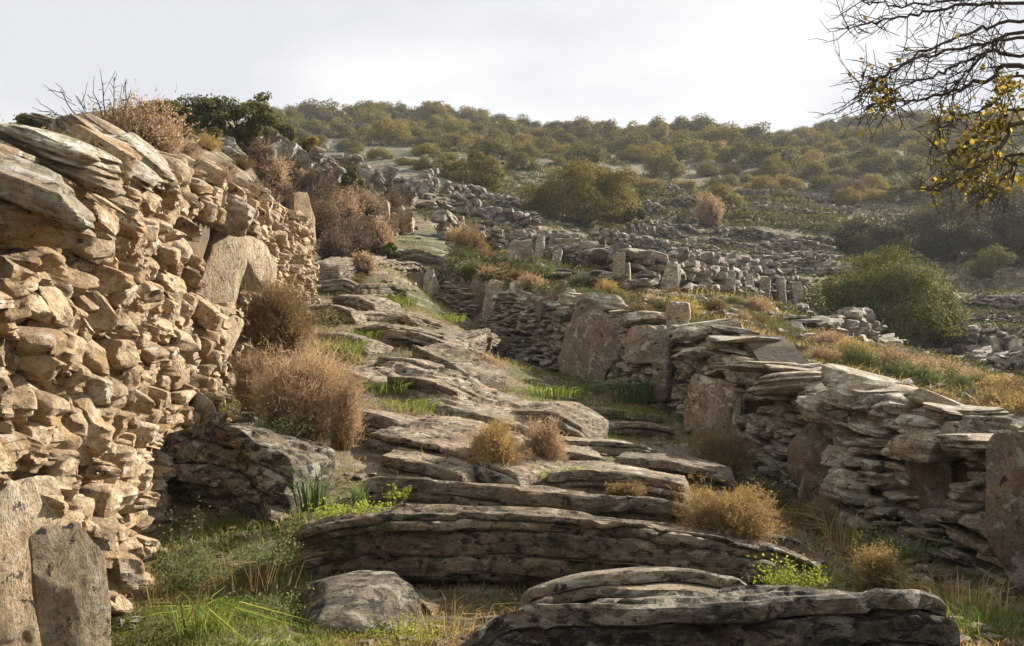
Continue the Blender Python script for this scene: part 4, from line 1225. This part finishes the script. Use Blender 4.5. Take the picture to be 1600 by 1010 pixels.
outcrop('dark layered crag on the spur just under the windswept trees', 335, 262, 90, 56, 23, 1, 6)
outcrop('tilted pale crag below the grey green bush on the spur', 425, 252, 80, 60, 28, 2, 6, dip=35)
outcrop('jagged grey crag with steep end at the right shoulder of the spur', 478, 262, 60, 56, 30, 3, 5, dip=30)
outcrop('pale rock pile along the spur crest left of the small olive bush', 512, 275, 50, 36, 34, 4, 5, dip=25)
outcrop('sunlit rock pile on the crest of the spur above the stone field', 585, 296, 80, 44, 40, 5, 7, dip=25)
outcrop('dark grey rocks at the crest of the spur left of the olive bush', 540, 258, 60, 22, 40, 6, 5, dip=10)
outcrop('last pale rocks at the tip of the spur', 645, 305, 56, 32, 46, 7, 5, dip=30)
outcrop('warm sunlit rock face at the foot of the spur', 625, 362, 50, 44, 33, 8, 6, M_WALLSTONE, dip=10)
outcrop('rocks on the bank behind the top of the tall left wall', 300, 290, 80, 46, 13, 9, 5, M_WALLSTONE, dip=35)
outcrop('pale knob of rock on the far ridge under a small bush', 697, 190, 34, 14, 186, 10, 4, dip=5)
outcrop('white boulder in the middle of the far hillside', 1125, 284, 44, 14, 100, 11, 3, dip=0)
outcrop('pale rocks near the top of the far hill on the left', 570, 186, 60, 8, 184, 12, 5, dip=5)
outcrop('pale rocks near the top of the far hill on the right behind the branches', 1410, 196, 60, 12, 170, 13, 5, dip=5)
outcrop('pale boulder half hidden on the upper left of the far hill', 560, 200, 50, 10, 150, 14, 3, dip=5)
outcrop('flat pale stone in the grass beside the mid path', 640, 556, 60, 22, 12.6, 15, 2, M_SCHIST, dip=5, name='flat_rock')
outcrop('two lichened boulders at the left edge of the far path', 560, 540, 60, 26, 13, 16, 3, M_LEDGE, dip=12, name='flat_rock')

# ------------------------------------------------------------------ terrace walls
def terrace_wall(label, pts, hgt, courses, seed, ups=(), wd=.45, n=4, name='terrace_wall', spill=0, mat=M_FARSTONE):
    rng = np.random.default_rng(seed)
    P = np.array([hit(*p) for p in pts])
    q = smoothcurve(P[:, :2], 80)
    sl = np.concatenate([[0], np.cumsum(np.linalg.norm(np.diff(q, axis=0), axis=1))])
    r = thing(name, label, 'wall')
    B = []
    for j in range(courses):
        s = rng.uniform(0, .3)
        while s < sl[-1]:
            w_ = wd * rng.uniform(.5, 1.4)
            hl = hgt * (.75 + .5 * vnoise(np.array([[s * .25, seed, 0]]), 3)[0])
            x, y = np.interp(s, sl, q[:, 0]), np.interp(s, sl, q[:, 1])
            x2, y2 = np.interp(s + .5, sl, q[:, 0]), np.interp(s + .5, sl, q[:, 1])
            th = hl / courses * rng.uniform(.9, 1.7)
            if rng.random() < .93:
                z = ground_z(x, y)[0] + hl * (j + .5) / courses
                V, F = stone_at(rng, n, (w_ * 1.1, rng.uniform(.4, .7), th), rotm(R(rng.normal(0, 10)), R(rng.normal(0, 9)), math.atan2(y2 - y, x2 - x) + R(rng.normal(0, 16))), (x + rng.normal(0, .08), y + rng.normal(0, .1), z), LIBF if n > 2 else LIB)
                B.append((w_ * th / y / y, V, F))
            s += w_
    for _ in range(spill):
        s = rng.uniform(0, sl[-1])
        x, y = np.interp(s, sl, q[:, 0]) + rng.normal(0, 1.3), np.interp(s, sl, q[:, 1]) + rng.normal(0, 1.6)
        d_ = rng.uniform(.1, .34)
        V, F = stone_at(rng, n, (d_ * 1.3, d_, d_ * .4), rotm(R(rng.normal(0, 15)), R(rng.normal(0, 15)), rng.uniform(0, 3)), (x, y, ground_z(x, y)[0] + d_ * .1), LIBF if n > 2 else LIB)
        B.append((d_ * d_ * .4 / y / y, V, F))
    emit_stones(r, B, mat, 'stone', 'packing_stones', 45)
    for (px, py, wp, hp) in ups:
        p = hit(px, py)
        sc = p[1] / F_PX
        V, F = stone_at(rng, 7, (wp * sc * 1.15, .2, hp * sc * 1.35), rotm(R(rng.normal(0, 5)), R(rng.normal(0, 6)), R(rng.normal(-15, 12))), p + np.array([0, -.4, hp * sc * .5]), LIBF)
        mk('upright_slab', V, F, M_SCHIST, r, sharp=28)
    return r

terrace_wall('long band of tumbled grey stones running down from the spur past the domed tree', [(655, 330), (740, 345), (840, 372), (950, 402), (1060, 424), (1170, 442), (1270, 462)], 1.0, 5, 1, spill=220)
terrace_wall('second stone band below the longest one with stones tumbled about', [(690, 372), (780, 392), (880, 412), (940, 432)], .8, 5, 2, [(800, 416, 14, 32), (822, 420, 26, 34), (842, 414, 12, 36), (868, 424, 12, 26)], spill=150)
terrace_wall('wall of regular upright slabs on the terrace left of the big round bush', [(940, 442), (1000, 450), (1060, 455), (1130, 460), (1190, 468), (1262, 482)], .9, 5, 3, [(965, 446, 20, 40), (978, 450, 8, 30), (1045, 458, 26, 36), (1085, 452, 18, 26), (1130, 462, 24, 30), (1164, 464, 18, 28), (1191, 468, 14, 28), (1216, 472, 14, 30), (1242, 480, 14, 32)], spill=70)
terrace_wall('heap of grey stones on the bank under the big round bush', [(1235, 512), (1330, 534), (1430, 550), (1520, 572), (1610, 592)], .6, 4, 4, spill=500)
terrace_wall('low terrace wall across the slope under the bare pinkish shrub', [(985, 372), (1060, 378), (1140, 386), (1220, 392), (1300, 402)], .9, 4, 5, spill=300, n=2)
terrace_wall('faint terrace wall above the bare pinkish shrub', [(1010, 332), (1090, 338), (1190, 334), (1290, 344)], .8, 3, 6, spill=120, n=2)
terrace_wall('terrace wall right of the big round bush at the edge of a grass strip', [(1500, 475), (1560, 480), (1640, 484)], .7, 4, 7, spill=160)
terrace_wall('lower terrace wall right of the big round bush near the right edge', [(1500, 540), (1560, 552), (1640, 566)], .7, 4, 8, [(1545, 560, 12, 26), (1578, 562, 16, 26)], spill=260)
terrace_wall('crumbling wall along the spine of the spur towards the stone field', [(520, 262), (570, 280), (620, 300), (668, 312)], .9, 4, 9, [(560, 284, 10, 20), (604, 298, 8, 18)], spill=120)
terrace_wall('pale wall slanting up the hollow beside the brown wide bush', [(632, 322), (655, 304), (678, 292)], 1.1, 5, 10, spill=40)
terrace_wall('highest terrace wall in mid hill beneath the small domes', [(1040, 306), (1120, 310), (1220, 312), (1330, 316)], .8, 3, 11, spill=100, n=2)
terrace_wall('terrace wall between the dark thicket and the big round bush', [(1200, 412), (1270, 420), (1340, 432), (1440, 442)], .8, 4, 12, spill=200, n=2)

# ------------------------------------------------------------------ ground cover
rgc = np.random.default_rng(91)
for lb_, pts_, h_, sd_ in (('thin stone terrace line just right of the big round bush foot', [(1490, 500), (1560, 506), (1640, 508)], .4, 41), ('thin stone terrace line low at the right edge under the round bush', [(1470, 560), (1550, 578), (1640, 596)], .4, 42), ('thin stone terrace line above the big round bush', [(1180, 400), (1260, 404), (1350, 412)], .4, 43), ('long thin terrace line crossing mid slope left of the thicket', [(1040, 398), (1130, 408), (1220, 418), (1300, 430)], .5, 44), ('thin terrace line below the second stone band', [(830, 440), (900, 446), (960, 456), (1010, 462)], .35, 45),
    ('diagonal terrace wall just above the wall of regular uprights', [(800, 388), (900, 402), (1010, 425), (1120, 440), (1240, 456)], .6, 46), ('terrace wall running right from the foot of the largest domed tree', [(985, 356), (1080, 362), (1180, 372), (1300, 388)], .7, 47), ('terrace wall along the far side of the stone field below the brown wide bush', [(690, 308), (760, 318), (840, 352)], .7, 48),
    ('terrace wall between the pinkish shrub and the longest stone band', [(930, 378), (1020, 390), (1140, 404), (1250, 416)], .6, 49), ('terrace wall under the yellow topped low dome', [(1060, 322), (1140, 326), (1250, 328), (1330, 334)], .7, 50)):
    terrace_wall(lb_, pts_, h_, 4, sd_, spill=25, wd=.35)
def scatter(n, y0, y1, seed, side=None, half=.6, thr=-.1, scale=.7):
    rng = np.random.default_rng(seed)
    y = np.exp(rng.uniform(math.log(y0), math.log(y1), n * 3))
    x = rng.uniform(-half, half, n * 3) * (y + 1)
    m = fbm(np.stack([x * scale, y * scale, 0 * x + seed], 1), seed, 3) > thr
    xr, xl = np.interp(y, YR, XR), np.interp(y, YL, XL)
    if side == 'right':
        m &= x > xr + .45
    elif side == 'path':
        m &= (x < xr - .05) & (x > xl + .05)
    else:
        m &= (np.abs(x - xr - .2) > .35) & (np.abs(x - xl + .2) > .3)
    x, y = x[m][:n], y[m][:n]
    return np.stack([x, y, ground_z(x, y)], 1)

def blade_field(name, label, mat, P, hmin, hmax, wd, seed, tilt=.45):
    rng = np.random.default_rng(seed)
    n = len(P)
    f = 1 + P[:, 1] / 14
    h = rng.uniform(hmin, hmax, n) * np.minimum(f, 3.0)
    az = rng.uniform(0, 6.28, n)
    tl = np.abs(rng.normal(tilt, .25, n)) * h
    P0 = P - np.array([0, 0, .01])
    P1 = P0 + np.stack([np.cos(az) * tl * .35, np.sin(az) * tl * .35, h * .6], 1)
    P2 = P0 + np.stack([np.cos(az) * tl * 1.3, np.sin(az) * tl * 1.3, h * .92], 1)
    V, F = ribbons(P0, P1, P2, wd * f * rng.uniform(.6, 1.3, n), rng)
    o = mk(name, V, F, mat)
    o['kind'] = 'stuff'
    return o
blade_field('green_grass', '', M_GRASS, scatter(60000, 2.4, 32, 1, 'path', thr=.06, scale=.8), .015, .06, .0035, 1)
blade_field('straw_grass', '', M_STRAW, scatter(34000, 2.4, 32, 2, 'path', thr=-.1, scale=.9), .015, .055, .0032, 2)
blade_field('slope_grass', '', M_SLOPEGRASS, scatter(110000, 6, 95, 3, 'right', thr=-.1, scale=.35), .03, .08, .007, 3)
blade_field('slope_straw_grass', '', M_STRAW, scatter(26000, 5, 90, 4, 'right', thr=-.1, scale=.4), .03, .09, .006, 4)

# low scrub that carpets the far hill between the domed bushes
_P = scatter(60000, 75, 200, 12, 'right', half=.62, thr=-.05, scale=.09)
_P = np.repeat(_P, 2, 0) + np.random.default_rng(6).normal(0, .25, (2 * len(_P), 3)) * np.array([1, 1, 0])
_V, _F = leaf_quads(_P + np.random.default_rng(4).uniform(0, .6, (len(_P), 1)) * np.array([0, 0, 1.0]), np.full(len(_P), .3), np.random.default_rng(5), .7, np.array([0, 0, .6]))
_o = mk('hill_scrub', _V, _F, M_SCRUB)
_o['kind'] = 'stuff'

_P = scatter(70000, 18, 85, 14, 'right', half=.62, thr=-.02, scale=.22)
_r = np.random.default_rng(9)
_P = np.repeat(_P, 2, 0) + _r.normal(0, .1, (2 * len(_P), 3)) * np.array([1, 1, 0])
_V, _F = leaf_quads(_P + _r.uniform(0, .22, (len(_P), 1)) * np.array([0, 0, 1.0]), .05 + _P[:, 1] * .0017, _r, .7, np.array([0, 0, .5]))
_o = mk('slope_scrub', _V, _F, M_SCRUB)
_o['kind'] = 'stuff'
_P = scatter(16000, 2.6, 22, 16, 'path', thr=-.25, scale=.9)
_V, _F = leaf_quads(_P + np.array([0, 0, .006]), np.full(len(_P), .022) * (1 + _P[:, 1] / 16), _r, .55, np.array([0, 0, 1.6]))
_o = mk('leaf_litter', _V, _F, M_BROWNDRY)
_o['kind'] = 'stuff'

def stone_field(name, P, smin, smax, seed, mat):
    rng = np.random.default_rng(seed)
    B = Bag()
    for p in P:
        s = (smin + (smax - smin) * rng.random() ** 2.5) * (1 + p[1] / 45)
        V, F = stone_at(rng, 2, (s * rng.uniform(.9, 1.6), s, s * rng.uniform(.25, .6)), rotm(R(rng.normal(0, 14)), R(rng.normal(0, 14)), rng.uniform(0, 6.28)), p + np.array([0, 0, s * .1]))
        B.add(V, F)
    o = mk(name, *B.get(), mat, sharp=28)
    o['kind'] = 'stuff'
stone_field('loose_stones', scatter(5500, 20, 95, 5, 'right', thr=.0, scale=.3), .05, .26, 1, M_FARSTONE)
stone_field('bank_stones', scatter(1800, 6.5, 24, 15, 'right', thr=-.1, scale=.5), .04, .2, 3, M_FARSTONE)
stone_field('path_rubble', scatter(2600, 3.6, 34, 6, 'path', thr=-.1, scale=.8), .015, .09, 2, M_LEDGE)

# cushions of dry plants on the bank behind the right wall
CU = []
for i in range(5):
    st, tw = shrub_meshes(300 + i, 260, .03, .55, 1.0, tw=.012, ntw=6, up=.3)
    V = np.concatenate([st[0], tw[0]]); F = np.concatenate([st[1], tw[1] + len(st[0])])
    CU.append([mesh_data('tussock', V, F, m_) for m_ in (M_STRAW, M_PINKDRY, M_BROWNDRY, M_GREYHERB)])
Pc = scatter(330, 6.5, 34, 8, 'right', thr=-.2, scale=.3)
xr = np.interp(Pc[:, 1], YR, XR)
k = 0
for p, x0 in zip(Pc, xr):
    if p[0] > x0 + 1 + .28 * p[1]:
        continue
    c = int(rgc.choice(4, p=[.14, .16, .25, .45]))
    o = tag(link('dry_tussock', CU[k % 5][c], None, tuple(p)), ('straw coloured', 'pale pinkish', 'brown', 'grey green')[c] + ' cushion tussock on the grassy bank behind the right wall', 'tussock', ('straw', 'pinkish', 'brown', 'grey green')[c] + ' tussocks on the bank behind the right wall')
    s = rgc.uniform(.22, .5) * (1 + p[1] / 40)
    o.scale = (s * rgc.uniform(1, 1.5), s, s * rgc.uniform(.7, 1.1))
    o.rotation_euler = (0, 0, rgc.uniform(0, 6.28))
    k += 1

# plants on the bank behind the left wall
_r = np.random.default_rng(55)
for i in range(46):
    y = float(_r.uniform(6, 21)); x = float(np.interp(y, YL, XL)) - _r.uniform(.7, 1.2 + y * .16)
    c = int(_r.choice(4, p=[.15, .35, .35, .15]))
    o = tag(link('dry_tussock', CU[i % 5][c], None, (x, y, float(ground_z(x, y)[0]))), ('straw coloured', 'pale pinkish', 'brown', 'grey green')[c] + ' cushion tussock on the bank above the tall left wall', 'tussock', ('straw', 'pinkish', 'brown', 'grey green')[c] + ' tussocks above the left wall')
    k_ = _r.uniform(.3, .7)
    o.scale = (k_, k_, k_ * _r.uniform(.7, 1.1))

# ------------------------------------------------------------------ tree reaching in from the right
def make_tree():
    rng = np.random.default_rng(17)
    root0 = np.array([4.6, 5.4, 0.0])
    root0[2] = ground_z(root0[0], root0[1])[0] - .1
    tr = thing('autumn_tree', 'nearly leafless tree reaching its dark twigs and yellow leaves in from the right', 'tree', tuple(root0))
    T = smoothcurve([root0, root0 + [.1, .05, .9], root0 + [-.05, -.1, 1.8], root0 + [.1, -.1, 2.9]], 14)
    V, F = tube(T, np.linspace(.14, .07, 14), 9)
    mk('trunk', V - root0, F, M_BARK, tr)
    hub = T[8]
    hub2 = T[11]
    limbs = [  # photo points with depth
        ([(1600, 105, 4.6), (1545, 122, 4.55), (1490, 141, 4.5), (1440, 156, 4.45), (1395, 160, 4.4)], hub, .013),
        ([(1600, 52, 4.7), (1563, 60, 4.65), (1530, 92, 4.6), (1505, 120, 4.6), (1480, 140, 4.6)], hub2, .009),
        ([(1600, 30, 4.8), (1520, 52, 4.7), (1460, 74, 4.6), (1410, 100, 4.5), (1352, 138, 4.4)], hub2, .009),
        ([(1600, 60, 4.4), (1520, 70, 4.4), (1450, 86, 4.3), (1390, 112, 4.3), (1345, 150, 4.2)], hub2, .008),
        ([(1600, 5, 4.8), (1500, 10, 4.7), (1420, 24, 4.6), (1370, 36, 4.5), (1326, 44, 4.4)], hub2, .009),
        ([(1600, -20, 4.5), (1540, -4, 4.5), (1470, 4, 4.4), (1400, 8, 4.3), (1352, 2, 4.3)], hub2, .008),
        ([(1600, 84, 4.5), (1540, 80, 4.5), (1470, 118, 4.5), (1420, 130, 4.4), (1360, 168, 4.4)], hub2, .008),
        ([(1600, 190, 4.5), (1570, 220, 4.45), (1530, 258, 4.4), (1495, 282, 4.35), (1455, 297, 4.3)], hub, .012),
        ([(1600, 170, 4.7), (1560, 190, 4.6), (1520, 215, 4.6), (1490, 240, 4.5), (1466, 232, 4.5)], hub, .008),
        ([(1600, 120, 4.7), (1575, 140, 4.7), (1550, 165, 4.6), (1510, 180, 4.6), (1470, 200, 4.6)], hub, .007),
        ([(1600, 240, 4.3), (1580, 262, 4.3), (1560, 285, 4.3), (1545, 300, 4.3), (1535, 308, 4.2)], hub, .007),
    ]
    TW = Bag()
    tips = []
    for pts, h_, r_ in limbs:
        L_ = smoothcurve([at(*p) for p in pts], 26) 
        q = smoothcurve(np.concatenate([[h_, (h_ + L_[0]) / 2 + [0, 0, .12]], L_[::5], L_[-1:]]), 44)
        q[10:] += rng.normal(0, .006, (34, 3))
        V, F = tube(q, np.linspace(r_ * 1.25, .002, 44), 6)
        mk('limb', V - root0, F, M_BARK, tr)
        # side twigs, two orders
        for i in range(12, 43):
            for rep in range(2):
                if rng.random() < .3:
                    continue
                b = q[i]
                d = unit(unit(q[min(43, i + 1)] - q[i - 1]) * .8 + rng.normal(0, .6, 3))
                l1 = rng.uniform(.07, .26)
                e = b + d * l1
                m1 = b + d * l1 * .5 + rng.normal(0, .012, 3)
                TW.add(*tube([b, m1, e], [.0026, .0021, .0012], 4))
                tips.append(e)
                for s in range(int(rng.integers(1, 4))):
                    f = rng.uniform(.3, .95)
                    b2 = b + (e - b) * f
                    d2 = unit(d + rng.normal(0, .8, 3))
                    e2 = b2 + d2 * rng.uniform(.03, .1)
                    TW.add(*tube([b2, (b2 + e2) / 2 + rng.normal(0, .005, 3), e2], [.0017, .0014, .0009], 3)) if False else TW.add(*tube([b2, (b2 + e2) / 2 + rng.normal(0, .005, 3), e2], [.0017, .0014, .0009], 4))
                    tips.append(e2)
    V, F = TW.get()
    mk('twigs', V - root0, F, M_BARK, tr)
    tips = np.array(tips)
    C = []
    for t in tips:
        px, py, f = proj(t)
        dens = 0
        if 120 < py < 300 and px > 1462 and py > 330 - (px - 1440) * 1.7:
            dens = 2.6 if px < 1530 else 4
        elif (px - 1375) ** 2 + (py - 152) ** 2 < 24 ** 2:
            dens = 4
        elif rng.random() < .05:
            dens = 1
        for _ in range(int(rng.poisson(dens * .55))):
            C.append(t + rng.normal(0, .022, 3))
    for (px, py, n_) in ((1375, 155, 18), (1457, 298, 16), (1537, 304, 14), (1476, 180, 18), (1466, 215, 10), (1465, 268, 8), (1490, 18, 3), (1537, 104, 7), (1580, 130, 26), (1500, 250, 18), (1560, 200, 22), (1490, 190, 14)):
        for _ in range(n_):
            C.append(at(px + rng.normal(0, 9), py + rng.normal(0, 10), 4.45 + rng.normal(0, .05)))
    C = np.array(C)
    V, F = leaf_quads(C, np.full(len(C), .03), rng, .75)
    mk('leaves', V - root0, F, M_AUTUMN, tr)
make_tree()

# ------------------------------------------------------------------ haze: the milky air over the valley
hv = np.array([(x, y, z) for x in (-275, 275) for y in (-28, 345) for z in (float(gv[:, 2].min()) - 1.0, float(gv[:, 2].max()) + 9)])
hf = np.array([[0, 1, 3, 2], [4, 6, 7, 5], [0, 4, 5, 1], [2, 3, 7, 6], [0, 2, 6, 4], [1, 5, 7, 3]])
hm, t = new_mat('haze_air')
pv = node(t, 'ShaderNodeVolumePrincipled', {'Color': (.93, .95, 1.0, 1), 'Density': .0003, 'Anisotropy': .15})
ho = node(t, 'ShaderNodeOutputMaterial', {'Volume': pv.outputs[0]})
hz = mk('haze', hv, hf, hm)
hz['kind'] = 'stuff'
